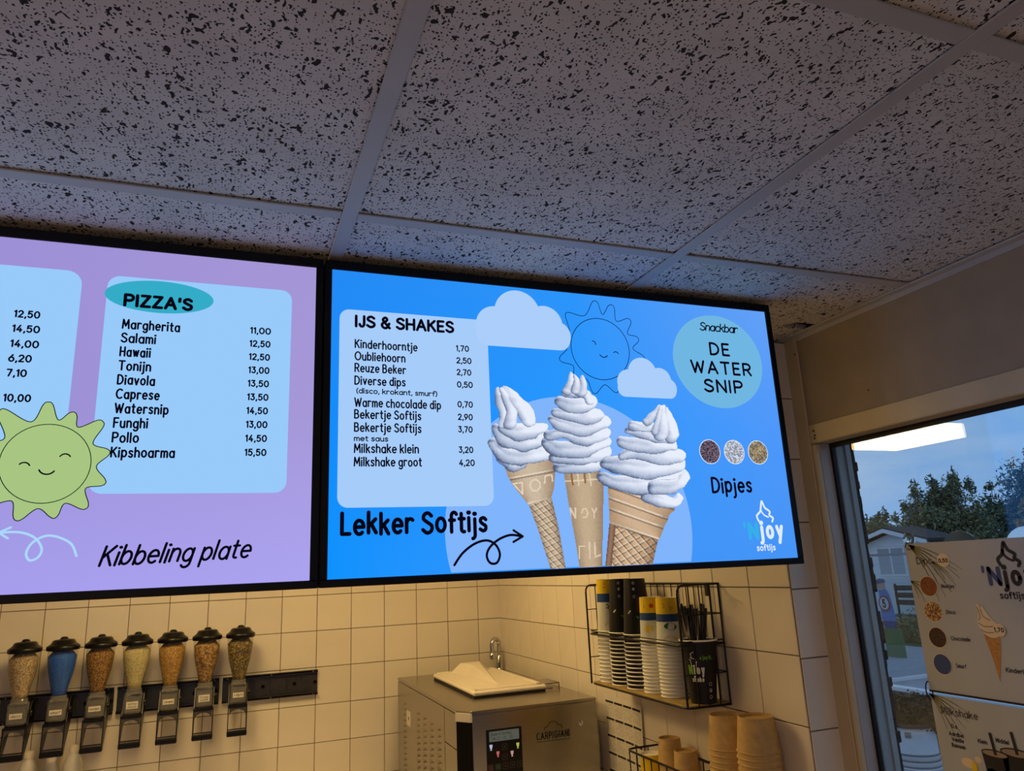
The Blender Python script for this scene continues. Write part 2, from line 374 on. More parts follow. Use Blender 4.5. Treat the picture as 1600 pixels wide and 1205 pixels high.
def ribbon(mb, pts, wd, mapf, mi=0, cap=5):
    P = []
    for p in pts:
        if not P or (abs(p[0] - P[-1][0]) + abs(p[1] - P[-1][1])) > 1e-9: P.append(p)
    if len(P) < 2: return
    A = np.array(P, float); d = np.diff(A, axis=0); d /= np.linalg.norm(d, axis=1)[:, None]
    T = np.vstack([d[:1], (d[:-1] + d[1:]) / 2, d[-1:]]); T /= np.maximum(1e-9, np.linalg.norm(T, axis=1))[:, None]
    Nn = np.stack([-T[:, 1], T[:, 0]], 1) * wd / 2; Lf = A + Nn; Rt = A - Nn; n = len(A)
    v = []
    a0 = math.atan2(Nn[0][1], Nn[0][0]); a1 = math.atan2(-Nn[-1][1], -Nn[-1][0])
    v += [tuple(q) for q in Rt]
    v += [(A[-1][0] + wd / 2 * math.cos(a1 + PI * j / cap), A[-1][1] + wd / 2 * math.sin(a1 + PI * j / cap)) for j in range(1, cap)]
    v += [tuple(q) for q in Lf[::-1]]
    v += [(A[0][0] + wd / 2 * math.cos(a0 + PI * j / cap), A[0][1] + wd / 2 * math.sin(a0 + PI * j / cap)) for j in range(1, cap)]
    o = [mapf(a, b) for a, b in v]
    f = [(i, i + 1, n + cap - 1 + n - 2 - i, n + cap - 1 + n - 1 - i) for i in range(n - 1)]
    f.append(tuple(range(n - 1, n + cap)))
    f.append(tuple(range(2 * n + cap - 2, 2 * n + 2 * (cap - 1))) + (0,))
    mb.add(o, f, mi)
def lettering(mb, s, u, v, w_, h, th, mapf, v1=None, slant=0, gap=3.2, mi=0, bounce=0):
    """text from (u,v) on the baseline, w_ wide, cap height h, v grows downward"""
    x = 0; items = []
    for ch in s:
        if ch == ' ': x += 5.5; continue
        adv, st = glyph(ch); items.append((x, st)); x += adv + gap
    k = len(items); gmm = th * (1 + gap * .09) + h * .035; tot0 = x - gap * k      # glyph units without gaps
    sx = (w_ - th - gmm * (k - 1)) / max(tot0, .1)
    if sx * 8 < h * .22: gmm *= .8; sx = (w_ - th - gmm * (k - 1)) / max(tot0, .1)
    tot = tot0 + (k - 1) * gmm / sx; sy = h / 15; dv = 0 if v1 is None else (v1 - v)
    for i, (x0, st) in enumerate(items):
        x0 = x0 - gap * i + i * gmm / sx
        bo = bounce * math.sin(i * 2.4)
        for pl in st:
            pts = [(u + th / 2 + (x0 + a) * sx + slant * b * sy, v + dv * (x0 + a) / max(tot, .1) - b * sy + bo) for a, b in pl]
            if len(pl) == 2 and abs(pl[0][0] - pl[1][0]) < .02 and abs(pl[0][1] - pl[1][1]) < .02:
                pts = [(pts[0][0] - .1 * th, pts[0][1]), (pts[0][0] + .1 * th, pts[0][1])]; ribbon(mb, pts, th * 1.2, mapf, mi)
            else: ribbon(mb, pts, th, mapf, mi)
def disc(mb, u, v, ru, rv, mapf, mi=0, n=40):
    mb.add([mapf(u + ru * math.cos(2 * PI * k / n), v + rv * math.sin(2 * PI * k / n)) for k in range(n)], [tuple(range(n))], mi)
def ringline(mb, u, v, ru, rv, th, mapf, mi=0, n=48, a0=0, a1=360):
    ribbon(mb, [(u + ru * math.cos(math.radians(a0 + (a1 - a0) * k / n)), v - rv * math.sin(math.radians(a0 + (a1 - a0) * k / n))) for k in range(n + 1)], th, mapf, mi)
def rrect(u0, v0, u1, v1, r, n=6):
    o = []
    for cx, cy, a in ((u1 - r, v1 - r, 0), (u0 + r, v1 - r, 90), (u0 + r, v0 + r, 180), (u1 - r, v0 + r, 270)):
        o += [(cx + r * math.cos(math.radians(a + 90 * j / n)), cy + r * math.sin(math.radians(a + 90 * j / n))) for j in range(n + 1)]
    return o
def flat(mb, poly, mapf, mi=0): mb.add([mapf(a, b) for a, b in poly], [tuple(range(len(poly)))], mi)

# ================================================================= SETTING
CE = .549; XW = 1.34; XR = 1.257; YB = 3.55; YP = 1.462
XL = -3.0; YF = -3.2; FL = -1.8; GL = 1.385   # glass plane
def struct(name, loc=(0, 0, 0)): return thing(name, loc, kind='structure')
tag(obj('floor', MB().box(XL, XW + .15, YF, YB, FL - .1, FL), 'floor_tile'), kind='structure')
tag(obj('wall_left', MB().box(XL - .1, XL, YF, YB, FL, CE + .1), 'wall_paint'), kind='structure')
# wall behind the camera with an added window for sky light
wf = struct('wall_front', (0, YF, FL))
m = MB(); m.box(XL, -2.2, YF - .1, YF, FL, CE + .1); m.box(.6, XW, YF - .1, YF, FL, CE + .1); m.box(-2.2, .6, YF - .1, YF, FL, -.9); m.box(-2.2, .6, YF - .1, YF, .25, CE + .1)
obj('wall_surface', m, 'wall_paint', wf)
w2 = struct('added_window', (-.8, YF, -.9))  # unseen window added so that daylight also comes from behind
m = MB(); m.box(-2.2, -2.14, YF - .08, YF - .02, -.9, .25); m.box(.54, .6, YF - .08, YF - .02, -.9, .25); m.box(-2.2, .6, YF - .08, YF - .02, -.9, -.84); m.box(-2.2, .6, YF - .08, YF - .02, .19, .25)
obj('window_frame', m, 'grey_reveal', w2); obj('pane', MB().box(-2.14, .54, YF - .055, YF - .05, -.84, .19), 'window_glass', w2)

# ceiling: T-grid and lay-in tiles
ceil = struct('ceiling', (0, 0, CE))
obj('ceiling_deck', MB().box(XL, XW + .15, YF, YB + .1, CE + .06, CE + .12), 'wall_paint', ceil)
gx = [.151 + .6 * k for k in range(-5, 2)]; gy = [.463 + .6 * k for k in range(-6, 6)]
for x in gx:
    o = obj('grid_bar', MB().box(x - .012, x + .012, YF, YB, CE, CE + .003, b=.0008), 'grid_bar_paint', ceil)
gxs = [XL] + gx + [XW]
for i in range(len(gxs) - 1):
    a = gxs[i] + (.0125 if i else 0); b = gxs[i + 1] - (.0125 if i < len(gxs) - 2 else 0)
    for y in gy:
        obj('grid_bar', MB().box(a, b, y - .012, y + .012, CE + .0006, CE + .0036, b=.0008), 'grid_bar_paint', ceil)
    yy = [YF] + gy + [YB]
    if i in (0, len(gxs) - 2): pass
tile_cache = {}
LAMP_BOX = (-.435, -.025, 2.26, 2.80)
for i in range(len(gxs) - 1):
    x0 = gxs[i] + .005; x1 = gxs[i + 1] - .005
    yy = [YF] + gy + [YB]
    for j in range(len(yy) - 1):
        y0 = yy[j] + .005; y1 = yy[j + 1] - .005
        if x1 - x0 < .02 or y1 - y0 < .02: continue
        dz = random.uniform(0, .0012)
        if i == len(gxs) - 2 and abs(y0 - (1.063 + .005)) < .01:   # the tile with a corner broken out at the window wall
            m = MB()
            for q in ([(x0, y0), (x1, y0), (x1, 1.328), (x0, 1.328)], [(x0, 1.328), (1.268, 1.328), (1.243, 1.352), (x0, 1.352)], [(x0, 1.352), (1.243, 1.352), (1.262, 1.368), (x0, 1.368)], [(x0, 1.368), (x1, 1.368), (x1, y1), (x0, y1)]):
                m.prism(q, lambda a, b, d: (a, b, d), CE + .004, CE + .018)
            obj('ceiling_tile', m, 'fissured_tile', ceil)
            obj('dark_void', MB().box(1.23, x1, 1.32, 1.38, CE + .02, CE + .055), 'black_rubber', ceil)  # black block puts the darkness of the hole into its colour
            continue
        key = (round(x1 - x0, 3), round(y1 - y0, 3))
        if key not in tile_cache:
            tile_cache[key] = MB().box(-(x1 - x0) / 2, (x1 - x0) / 2, -(y1 - y0) / 2, (y1 - y0) / 2, 0, .014, b=.001).mesh('ceiling_tile', 'fissured_tile')
        inst('ceiling_tile', tile_cache[key], ceil, ((x0 + x1) / 2, (y0 + y1) / 2, .0042 + dz))
# perimeter angle along the window wall
obj('edge_angle', MB().box(XW - .022, XW, YF, YP, CE - .001, CE + .003, b=.0006).box(XW - .003, XW, YF, YP, CE - .012, CE), 'grid_bar_paint', ceil)

# tiled walls
TP = .1535
def tiled(par, mapf, us, vs, g=.0013, dep=.0035, cache={}):
    for a, b in zip(us[:-1], us[1:]):
        for c, d in zip(vs[:-1], vs[1:]):
            if b - a < .008 or d - c < .008: continue
            kind = mapf.__name__; key = (kind, round(b - a, 4), round(d - c, 4))
            if key not in cache:
                hw, hh = (b - a) / 2 - g, (d - c) / 2 - g
                mb = MB().box(-hw, hw, -dep, 0, -hh, hh, b=.0011) if kind == 'xz' else MB().box(-dep, 0, -hw, hw, -hh, hh, b=.0011)
                cache[key] = mb.mesh('tile', 'glazed_tile')
            p = mapf((a + b) / 2, (c + d) / 2); L = par.location
            inst('tile', cache[key], par, (p[0] - L.x, p[1] - L.y, p[2] - L.z + 0))
def grid(lo, hi, anchor, step):
    k0 = math.ceil((lo - anchor) / step - 1e-6); o = [lo]
    k = k0
    while anchor + k * step < hi - 1e-6:
        if anchor + k * step > lo + 1e-6: o.append(anchor + k * step)
        k += 1
    return o + [hi]
zrow = -.0705
wb = struct('wall_back', (0, YB, FL))
obj('wall_core', MB().box(XL, XW + .1, YB + .0005, YB + .1, FL, CE + .1), 'grout', wb)
def xz(a, b): return (a, YB, b)
tiled(wb, xz, grid(-1.42, XR, .379, .1525), grid(-.99, CE, zrow, .1545))
wr = struct('wall_right', (XR, 2.5, FL))
obj('wall_core', MB().box(XR + .0005, XR + .15, YP + .0005, YB, FL, CE + .1), 'grout', wr)
def yz(a, b): return (XR, a, b)
tiled(wr, yz, grid(YP, YB, YP, .1535), grid(-.99, CE, zrow, .1545))
wp = struct('wall_pier', (XR, YP, FL))
def xz2(a, b): return (a, YP, b)
xz2.__name__ = 'xz'
tiled(wp, xz2, [XR - .002, XW - .001], grid(-.99, CE - .003, zrow - .004, .1565))

# window wall: boarding, frame, glass
wn = struct('wall_window', (XW, 0, FL))
m = MB(); m.box(XW, XW + .14, YF, YP + .02, .318, CE + .06); m.box(XW, XW + .14, YF, YP + .02, FL, -.95); m.box(XW, XW + .14, YF, -1.5, -.95, .318)
obj('wall_surface', m, 'wall_paint', wn)
obj('upright_board', MB().box(XW - .004, XW + .05, 1.418, YP + .0, -.95, CE - .004, b=.002), 'beige_wood', wn)
m = MB()
for y, z, r in ((1.425, .505, .0022), (1.40, .30, .0025), (1.398, .288, .0022), (1.40, .281, .0022), (1.22, .36, .0018)):
    m.lathe([(r, 0), (r, .0009)], XW - .0052 if y > 1.39 else XW - .001, y, 10, axis='x', cz=z, caps=(True, True))
obj('nail_hole', m, 'black_rubber', wn)
win = struct('window_1', (XW, .3, -.95))
obj('header_rail', MB().box(XW - .003, GL, -1.5, 1.418, .270, .3175, b=.0025), 'beige_wood', win)
obj('jamb', MB().box(XW - .003, XW + .012, 1.404, 1.417, -.95, .268, b=.003), 'beige_wood', win)
obj('reveal_board', MB().box(XW + .010, GL, 1.403, 1.43, -.95, .2695, b=.001), 'grey_reveal', win)
obj('seal', MB().box(GL - .004, GL + .004, 1.395, 1.404, -.95, .2695).box(GL - .004, GL + .004, -1.5, 1.395, .258, .2695), 'black_rubber', win)
obj('outer_frame', MB().box(GL + .005, GL + .045, 1.392, 1.43, -.95, .275, b=.002).box(GL + .03, GL + .045, 1.387, 1.40, -.95, .268).box(GL + .02, GL + .045, -1.5, 1.39, .268, .30, b=.002), 'grey_reveal', win)
obj('window_sill', MB().box(XW - .02, GL + .06, -1.5, 1.43, -.98, -.95, b=.003), 'beige_wood', win)
obj('mullion', MB().box(XW - .003, GL + .05, -1.5, -1.44, -.95, .27, b=.003), 'beige_wood', win)
obj('pane', MB().box(GL - .001, GL + .003, -1.44, 1.398, -.95, .262), 'window_glass', win)
# ragged outer brick edge seen past the frame
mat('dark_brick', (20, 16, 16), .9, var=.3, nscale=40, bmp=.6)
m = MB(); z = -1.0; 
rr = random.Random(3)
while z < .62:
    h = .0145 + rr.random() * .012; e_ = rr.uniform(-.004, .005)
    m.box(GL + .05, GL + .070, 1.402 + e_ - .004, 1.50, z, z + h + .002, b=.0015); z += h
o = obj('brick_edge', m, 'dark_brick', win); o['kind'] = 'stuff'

# ================================================================= CEILING LIGHTS (alcove lamp and two added fills)
for LB, nm, st, lb in ((LAMP_BOX, 'lamp_glow', LAMP, 'glowing square ceiling light behind the menu screens, seen mirrored in the window glass'),
                       ((.50, .86, 2.35, 2.85), 'added_fill_glow', LAMP * .62, 'added second ceiling light over the ice machine, unseen, brightening the tiled walls')):  # second lamp added out of sight to even out the wall brightness
    x0, x1, y0, y1 = LB
    emis(nm, (255, 255, 255), st); MATS[nm].node_tree.nodes['Emission'].inputs[0].default_value = (*LAMP_COL, 1)
    cl = thing('ceiling_light', ((x0 + x1) / 2, (y0 + y1) / 2, CE), lb, 'ceiling light')
    obj('housing', MB().box(x0 - .012, x1 + .012, y0 - .012, y1 + .012, CE - .012, CE, b=.002), 'white_plastic', cl)
    m = MB(); m.add([(x0, y0, CE - .012), (x1, y0, CE - .012), (x1, y1, CE - .012), (x0, y1, CE - .012), (x0 + .03, y0 + .02, CE - .045), (x1 - .03, y0 + .02, CE - .045), (x1 - .03, y1 - .02, CE - .045), (x0 + .03, y1 - .02, CE - .045)],
                   [(0, 1, 5, 4), (1, 2, 6, 5), (2, 3, 7, 6), (3, 0, 4, 7), (4, 5, 6, 7), (0, 3, 2, 1)])
    obj('diffuser', m, nm, cl)
emis('room_fill_glow', (255, 214, 180), ROOM)
rl = thing('ceiling_light', (-1.0, -1.04, CE), 'added square ceiling light behind the viewer, filling the customer side with warm light', 'ceiling light')  # unseen lamp added to lift the brightness of room and ceiling
obj('housing', MB().box(-1.31, -.79, -1.30, -.78, CE - .012, CE, b=.002), 'white_plastic', rl)
obj('diffuser', MB().box(-1.29, -.81, -1.28, -.80, CE - .03, CE - .012), 'room_fill_glow', rl)

# ================================================================= MENU SCREENS
SY = 1.22; SW = 931; SH = 527; STOP = .5255
def screen_map(x0, lay): return lambda u, v: (x0 + u / 1000, SY - lay * .00025, STOP - v / 1000)
def make_screen(x0, label):
    t = thing('menu_screen', (x0 + SW / 2000, SY + .03, STOP - .527 / 2), label, 'screen', 'menu screens hanging side by side')
    x1 = x0 + SW / 1000; zb = STOP - SH / 1000; b = .0122; bt = .0165
    m = MB()
    m.box(x0 - b, x1 + b, SY - .004, SY + .05, STOP, STOP + bt, b=.0015); m.box(x0 - b, x1 + b, SY - .004, SY + .05, zb - .0125, zb, b=.0015)
    m.box(x0 - b, x0, SY - .004, SY + .05, zb, STOP, b=.0008); m.box(x1, x1 + b, SY - .004, SY + .05, zb, STOP, b=.0008)
    obj('bezel', m, 'black_bezel', t)
    obj('back_cover', MB().box(x0 - .004, x1 + .004, SY + .012, SY + .058, zb - .004, STOP + .008, b=.004), 'black_plastic', t)
    for k in (.25, .75):
        xx = x0 + .931 * k; obj('ceiling_bracket', MB().box(xx - .02, xx + .02, SY + .058, SY + .075, STOP - .3, CE + .002), 'black_plastic', t)
    return t
def backdrop(t, x0, stops):
    """panel image background: image and viewing-angle colours on a 3 x 3 grid"""
    n = 12; S = np.array([[lin(c)[:3] for c in row] for row in stops]); m = MB(); c = []; f = screen_map(x0, 0)
    for j in range(n + 1):
        for i in range(n + 1):
            a, b = i / n * 2, j / n * 2; i0, j0 = min(1, int(a)), min(1, int(b)); fa, fb = a - i0, b - j0
            col = (S[j0][i0] * (1 - fa) + S[j0][i0 + 1] * fa) * (1 - fb) + (S[j0 + 1][i0] * (1 - fa) + S[j0 + 1][i0 + 1] * fa) * fb
            m.v.append(f(SW * i / n, SH * j / n)); c.append((*col, 1))
    for j in range(n):
        for i in range(n): m.f.append((j * (n + 1) + i, j * (n + 1) + i + 1, (j + 1) * (n + 1) + i + 1, (j + 1) * (n + 1) + i)); m.mi.append(0)
    m.c = c; return obj('display_panel', m, 'screen_colours', t, fix=False)
emis_attr('screen_colours')
E_ = lambda n, c: emis('glow_' + n, c)
E_('ink', (6, 6, 20)); E_('card', (166, 204, 250)); E_('card_left', (152, 202, 250)); E_('cloud', (172, 206, 250)); E_('circle', (128, 180, 252))
E_('teal', (92, 178, 216)); E_('teal_left', (52, 172, 200)); E_('sun', (168, 198, 130)); E_('white', (222, 236, 255)); E_('arrow', (170, 216, 255)); E_('logo_blue', (52, 176, 232)); E_('teal_right', (112, 182, 226)); E_('card_old', (160, 204, 250))

def sun_shape(cu, cv, spikes, rv, su=1):
    P = []
    for i, (a, r) in enumerate(spikes):
        a2 = spikes[(i + 1) % len(spikes)][0]
        if a2 > a: a2 -= 360
        for da, rr_ in ((4.2, r * .955), (0, r), (-4.2, r * .955)):
            P.append((cu + rr_ * math.cos(math.radians(a + da)), cv - rr_ * math.sin(math.radians(a + da))))
        am = (a + a2) / 2; P.append((cu + rv * math.cos(math.radians(am)), cv - rv * math.sin(math.radians(am))))
    return smooth_curve(P, True, 6)
def fan(mb, poly, c, mapf, mi=0):
    n = len(poly); mb.add([mapf(*c)] + [mapf(*p) for p in poly], [(0, i + 1, (i + 1) % n + 1) for i in range(n)], mi)
def cloud(mb, u0, v1, u1, v0, mapf):
    """flat-bottomed cloud inside a box, lumps as in the picture"""
    w_, h = u1 - u0, v1 - v0
    flat(mb, rrect(u0, v1 - h * .44, u1, v1, h * .21), mapf)
    for cx, cy, r in ((.20, .62, .20), (.44, .36, .245), (.73, .52, .195), (.86, .72, .15)):
        disc(mb, u0 + w_ * cx, v0 + h * cy, w_ * r, w_ * r, mapf)
    flat(mb, [(u0 + w_ * .2, v1 - h * .5), (u0 + w_ * .85, v1 - h * .5), (u0 + w_ * .85, v1 - h * .2), (u0 + w_ * .2, v1 - h * .2)], mapf)

# ---- left screen
X1 = -.8133
s1 = make_screen(X1, 'lilac menu screen listing pizzas with a smiling green sun')
backdrop(s1, X1, [[(150, 138, 205), (158, 144, 214), (164, 150, 214)], [(150, 140, 215), (155, 143, 214), (166, 152, 216)], [(150, 144, 222), (166, 158, 236), (172, 163, 240)]])
f1 = screen_map(X1, 1); f2 = screen_map(X1, 2); f3 = screen_map(X1, 3); f4 = screen_map(X1, 4)
m = MB(); flat(m, rrect(300, 45, 579, 380, 22), f1); obj('menu_card', m, 'glow_card_left', s1)
m = MB(); flat(m, rrect(614, 47, 892, 390, 18), f1)
obj('menu_card', m, 'glow_card_left', s1)
m = MB(); disc(m, 690, 77, 79, 27, f2); obj('heading_oval', m, 'glow_teal_left', s1)
m = MB(); lettering(m, "PIZZA'S", 638, 95, 101, 17.5, 5.0, f3, gap=0); obj('heading_text', m, 'glow_ink', s1)
items = ['Margherita', 'Salami', 'Hawaii', 'Tonijn', 'Diavola', 'Caprese', 'Watersnip', 'Funghi', 'Pollo', 'Kipshoarma']
prices = ['11,00', '12,50', '12,50', '13,00', '13,50', '13,50', '14,50', '13,00', '14,50', '15,50']
ends = [722, 689, 683, 685, 692, 700, 714, 687, 676, 727]
for i in range(10):
    v = 133.5 + 22.45 * i
    m = MB(); lettering(m, items[i], 639, v - .5, ends[i] - 639, 14.2, 2.7, f3, gap=1.5, bounce=.3); obj('dish_name', m, 'glow_ink', s1)
    m = MB(); lettering(m, prices[i], 827, 127.2 + 22.6 * i, 33, 9.6, 2.3, f3, gap=1.5); obj('price_text', m, 'glow_ink', s1)
for v, tx, wd in ((126, '12,50', 34), (149, '14,50', 36), (172.5, '14,00', 37), (195, '6,20', 30), (217.5, '7,10', 26), (255, '10,00', 35)):
    m = MB(); lettering(m, tx, 495, v, wd, 9.8, 2.4, f3, gap=1.5); obj('price_text', m, 'glow_ink', s1)
# green smiling sun
cu, cv = 557.5, 345.5
sp1 = [(93.5, 91), (69, 82), (43, 93), (12.3, 83), (-20, 84), (-48.7, 87), (-77, 81), (-109, 86), (-138, 84), (-166, 84), (163, 86), (130, 100)]
P = sun_shape(cu, cv, sp1, 65)
m = MB(); fan(m, P, (cu, cv), f2); sun_o = obj('sun_drawing', m, 'glow_sun', s1)
m = MB(); ribbon(m, P + P[:2], 1.3, f3); ringline(m, cu, cv, 57.5, 57.5, 1.2, f3)
ringline(m, 531, 352, 7.5, 7.5, 2.0, f3, a0=25, a1=140, n=10); ringline(m, 581, 339, 7.5, 7.5, 2.0, f3, a0=30, a1=150, n=10); ringline(m, 560, 352, 10.5, 9.5, 2.2, f3, a0=200, a1=330, n=12)
obj('sun_outline', m, 'glow_ink', s1)
m = MB(); lettering(m, 'Kibbeling plate', 636, 493, 205, 27, 3.7, f3, v1=488, slant=.28, gap=2.4, bounce=.6); obj('caption_text', m, 'glow_ink', s1)
m = MB(); ribbon(m, smooth_curve([(608, 478), (600, 461), (583, 451), (567, 449), (552, 458), (546, 472), (551, 482), (561, 478), (564, 466), (554, 451), (535, 443), (510, 443)], k=6), 3.2, f2)
ribbon(m, [(510, 443), (524, 436)], 3, f2); ribbon(m, [(510, 443), (522, 451)], 3, f2); obj('arrow_drawing', m, 'glow_arrow', s1)

# ---- right screen
X2 = .1445
s2 = make_screen(X2, 'blue menu screen listing ices and shakes beside three big soft-serve cones')
backdrop(s2, X2, [[(36, 138, 244), (44, 148, 250), (100, 160, 246)], [(20, 140, 252), (40, 152, 254), (78, 152, 250)], [(14, 146, 254), (60, 150, 250), (70, 148, 246)]])  # lightening by viewing angle towards the right is painted into the blue
f1 = screen_map(X2, 1); f2 = screen_map(X2, 2); f3 = screen_map(X2, 3); f4 = screen_map(X2, 4); f5 = screen_map(X2, 5)
R0 = 246; cu, cv = 440, 458   # big pale disc, cut by the lower edge of the picture
pl = [(cu + R0 * math.cos(math.radians(a)), cv - R0 * math.sin(math.radians(a))) for a in np.linspace(-15.8, 195.8, 70)]
pl = [(a, min(b, 526)) for a, b in pl]
m = MB(); fan(m, pl, (cu, 470), f1); obj('pale_disc', m, 'glow_circle', s2)
m = MB(); flat(m, rrect(14, 72, 284, 415, 17), f2); obj('menu_card', m, 'glow_card', s2)
m = MB(); cloud(m, 262, 121, 453, 15, f3); obj('cloud_drawing', m, 'glow_cloud', s2)
m = MB(); lettering(m, 'IJS & SHAKES', 40, 102, 180, 19, 4.9, f3, v1=100, gap=0); obj('heading_text', m, 'glow_ink', s2)
rows = [('Kinderhoorntje', 143, 151), ('Oubliehoorn', 165, 129), ('Reuze Beker', 186, 130), ('Diverse dips', 208.5, 129), ('Warme chocolade dip', 247, 192), ('Bekertje Softijs', 267.5, 156), ('Bekertje Softijs', 290, 156), ('Milkshake klein', 326, 151), ('Milkshake groot', 348.5, 156)]
for tx, v, e2 in rows:
    m = MB(); lettering(m, tx, 40, v - 2.2, e2 - 40, 14.2, 2.5, f3, v1=v - 2.6, gap=1.5, bounce=.3); obj('dish_name', m, 'glow_ink', s2)
for tx, u, v, e2 in (('(disco, krokant, smurf)', 43, 221.5, 186), ('met saus', 40, 304, 98)):
    m = MB(); lettering(m, tx, u, v, e2 - u, 8.4, 1.8, f3, gap=1.5); obj('dish_note', m, 'glow_ink', s2)
for tx, v, wd in (('1,70', 135, 25), ('2,50', 158, 29), ('2,70', 180, 28), ('0,50', 203, 30), ('0,70', 239.5, 29), ('2,90', 262.5, 28), ('3,70', 285, 27), ('3,20', 321.5, 27), ('4,20', 344.5, 29)):
    m = MB(); lettering(m, tx, 222, v, wd, 9.8, 2.2, f3, gap=1.5); obj('price_text', m, 'glow_ink', s2)
m = MB(); lettering(m, 'Lekker Softijs', 19, 457, 252, 33, 6.4, f3, v1=458, gap=1.0, bounce=1.2); obj('caption_text', m, 'glow_ink', s2)
m = MB(); ribbon(m, smooth_curve([(209, 513), (224, 494), (246, 479), (268, 474), (284, 482), (291, 498), (285, 512), (273, 512), (267, 500), (273, 486), (290, 473), (312, 466), (334, 469)], k=6), 4.2, f3)
ribbon(m, [(335, 469), (318, 458)], 4, f3); ribbon(m, [(335, 469), (317, 478)], 4, f3); obj('arrow_drawing', m, 'glow_ink', s2)
# outlined sun
cu, cv = 518, 112
sp2 = [(93, 100), (70.5, 100), (42.5, 98), (17, 92), (-9, 99), (-38, 95), (-72, 92), (-103, 94), (-134, 88), (-163, 94), (171, 80), (135.5, 98)]
P = sun_shape(cu, cv, sp2, 73)
m = MB(); ribbon(m, P + P[:2], 1.3, f2); ringline(m, cu, cv, 64, 63, 1.4, f2)
ringline(m, 502, 103, 6, 6, 1.7, f2, a0=-10, a1=100, n=10); ringline(m, 551, 122, 6, 6, 1.7, f2, a0=20, a1=140, n=10); ringline(m, 524, 121, 9, 8, 1.8, f2, a0=200, a1=330, n=12)
obj('sun_outline', m, 'glow_ink', s2)
m = MB(); cloud(m, 549, 207, 683, 130, f3); obj('cloud_drawing', m, 'glow_cloud', s2)
# round shop badge
m = MB(); disc(m, 794, 121, 111, 101, f2, n=64); obj('badge_disc', m, 'glow_teal_right', s2)
m = MB(); lettering(m, 'Snackbar', 755, 55, 97, 17, 2.8, f3, gap=-4, slant=.2); obj('badge_text', m, 'glow_ink', s2)
for tx, u, v, wd in (('DE', 774, 109, 51), ('WATER', 723, 150, 152), ('SNIP', 750, 189.5, 98)):
    m = MB(); lettering(m, tx, u, v - 2, wd, 24.5, 4.9, f3, gap=11); obj('badge_text', m, 'glow_ink', s2)
# three dips
for u, nm, cols in ((747, 'choc', [(70, 60, 80), (110, 92, 110), (40, 35, 50), (140, 120, 130)]), (806, 'disco', [(190, 200, 225), (120, 130, 160), (220, 230, 250), (160, 150, 130)]), (865, 'nut', [(160, 140, 110), (120, 105, 85), (190, 170, 130), (90, 90, 90)])):
    m = MB(); disc(m, u, 313, 25, 25, f2); obj('dip_rim', m, 'glow_white', s2)
    speckle('glow_grain_' + nm, cols, 520, emit=True)
    m = MB(); disc(m, u, 313, 23.6, 23.6, f3); obj('dip_picture', m, 'glow_grain_' + nm, s2)
m = MB(); lettering(m, 'Dipjes', 741, 394, 98, 28, 5.0, f3, gap=3.4, bounce=1.5); obj('caption_text', m, 'glow_ink', s2)
def njoy(par, fA, u, v, k, mi_n, mi_w, th=1.0, soft=True):
    """ice swirl over the words; (u,v) = left end of the baseline, k = scale"""
    T = lambda a, b: (u + a * k, v + b * k)
    m = MB()
    ribbon(m, [T(*p) for p in smooth_curve([(37, -48), (34, -58), (43, -66), (46, -74), (50, -87), (54, -78), (57, -73), (67, -66), (65, -59), (73, -53), (70, -46)])], 4.2 * k * th, fA)
    ribbon(m, [T(*p) for p in smooth_curve([(46, -74), (47, -66), (53, -59), (62, -55)])], 3 * k * th, fA)
    lettering(m, 'joy', *T(37, -15), 58 * k, 31 * k, 7.4 * k, fA, gap=5)
    if soft: lettering(m, 'softijs', *T(24, 10), 46 * k, 11 * k, 2.2 * k, fA, gap=3.2)
    a = obj('logo_text', m, mi_w, par)
    m = MB(); lettering(m, 'N', *T(8, -15), 26 * k, 27 * k, 8 * k, fA); lettering(m, "'", *T(-2, -14), 6 * k, 31 * k, 5.5 * k, fA)
    b = obj('logo_initial', m, mi_n, par); return a, b
njoy(s2, f3, 808, 500, 1, 'glow_logo_blue', 'glow_white')

# ---- picture of the three cones, painted on a fine colour mesh
H = np.array([[0.322588802003024, 0.005326185111159652, 255.41433766871802], [-0.03498105312528936, 0.35458389303386834, 147.23398611430778], [-9.479824346148486e-05, 6.623511419907917e-05, 1]])
ST = 3.4
gxx, gyy = np.meshgrid(np.arange(76, 1204, ST), np.arange(60, 1172, ST))
colr = np.zeros(gxx.shape + (3,)); mask = np.zeros(gxx.shape, bool)
def inpoly(P, X, Y):
    P = np.array(P, float); r = np.zeros(X.shape, bool); j = len(P) - 1
    for i in range(len(P)):
        (xi, yi), (xj, yj) = P[i], P[j]
        c = ((yi > Y) != (yj > Y)) & (X < (xj - xi) * (Y - yi) / (yj - yi + 1e-12) + xi); r ^= c; j = i
    return r
def vnoise(X, Y, s, seed):
    r = np.random.default_rng(seed); g = r.random((64, 64)); x = X / s; y = Y / s; xi = np.floor(x).astype(int); yi = np.floor(y).astype(int); fx = x - xi; fy = y - yi
    fx = fx * fx * (3 - 2 * fx); fy = fy * fy * (3 - 2 * fy); g_ = lambda a, b: g[a % 64, b % 64]
    return (g_(xi, yi) * (1 - fx) + g_(xi + 1, yi) * fx) * (1 - fy) + (g_(xi, yi + 1) * (1 - fx) + g_(xi + 1, yi + 1) * fx) * fy
NZ = vnoise(gxx, gyy, 9, 1) * .5 + vnoise(gxx, gyy, 4.5, 2) * .5; NB = vnoise(gxx, gyy, 60, 3); NB2 = vnoise(gxx * .6 + gyy * .5, gyy * 1.6 - gxx * .4, 48, 6)
SHD = np.array([78, 92, 122.]); MID = np.array([158, 172, 200.]); LIT = np.array([232, 238, 252.])
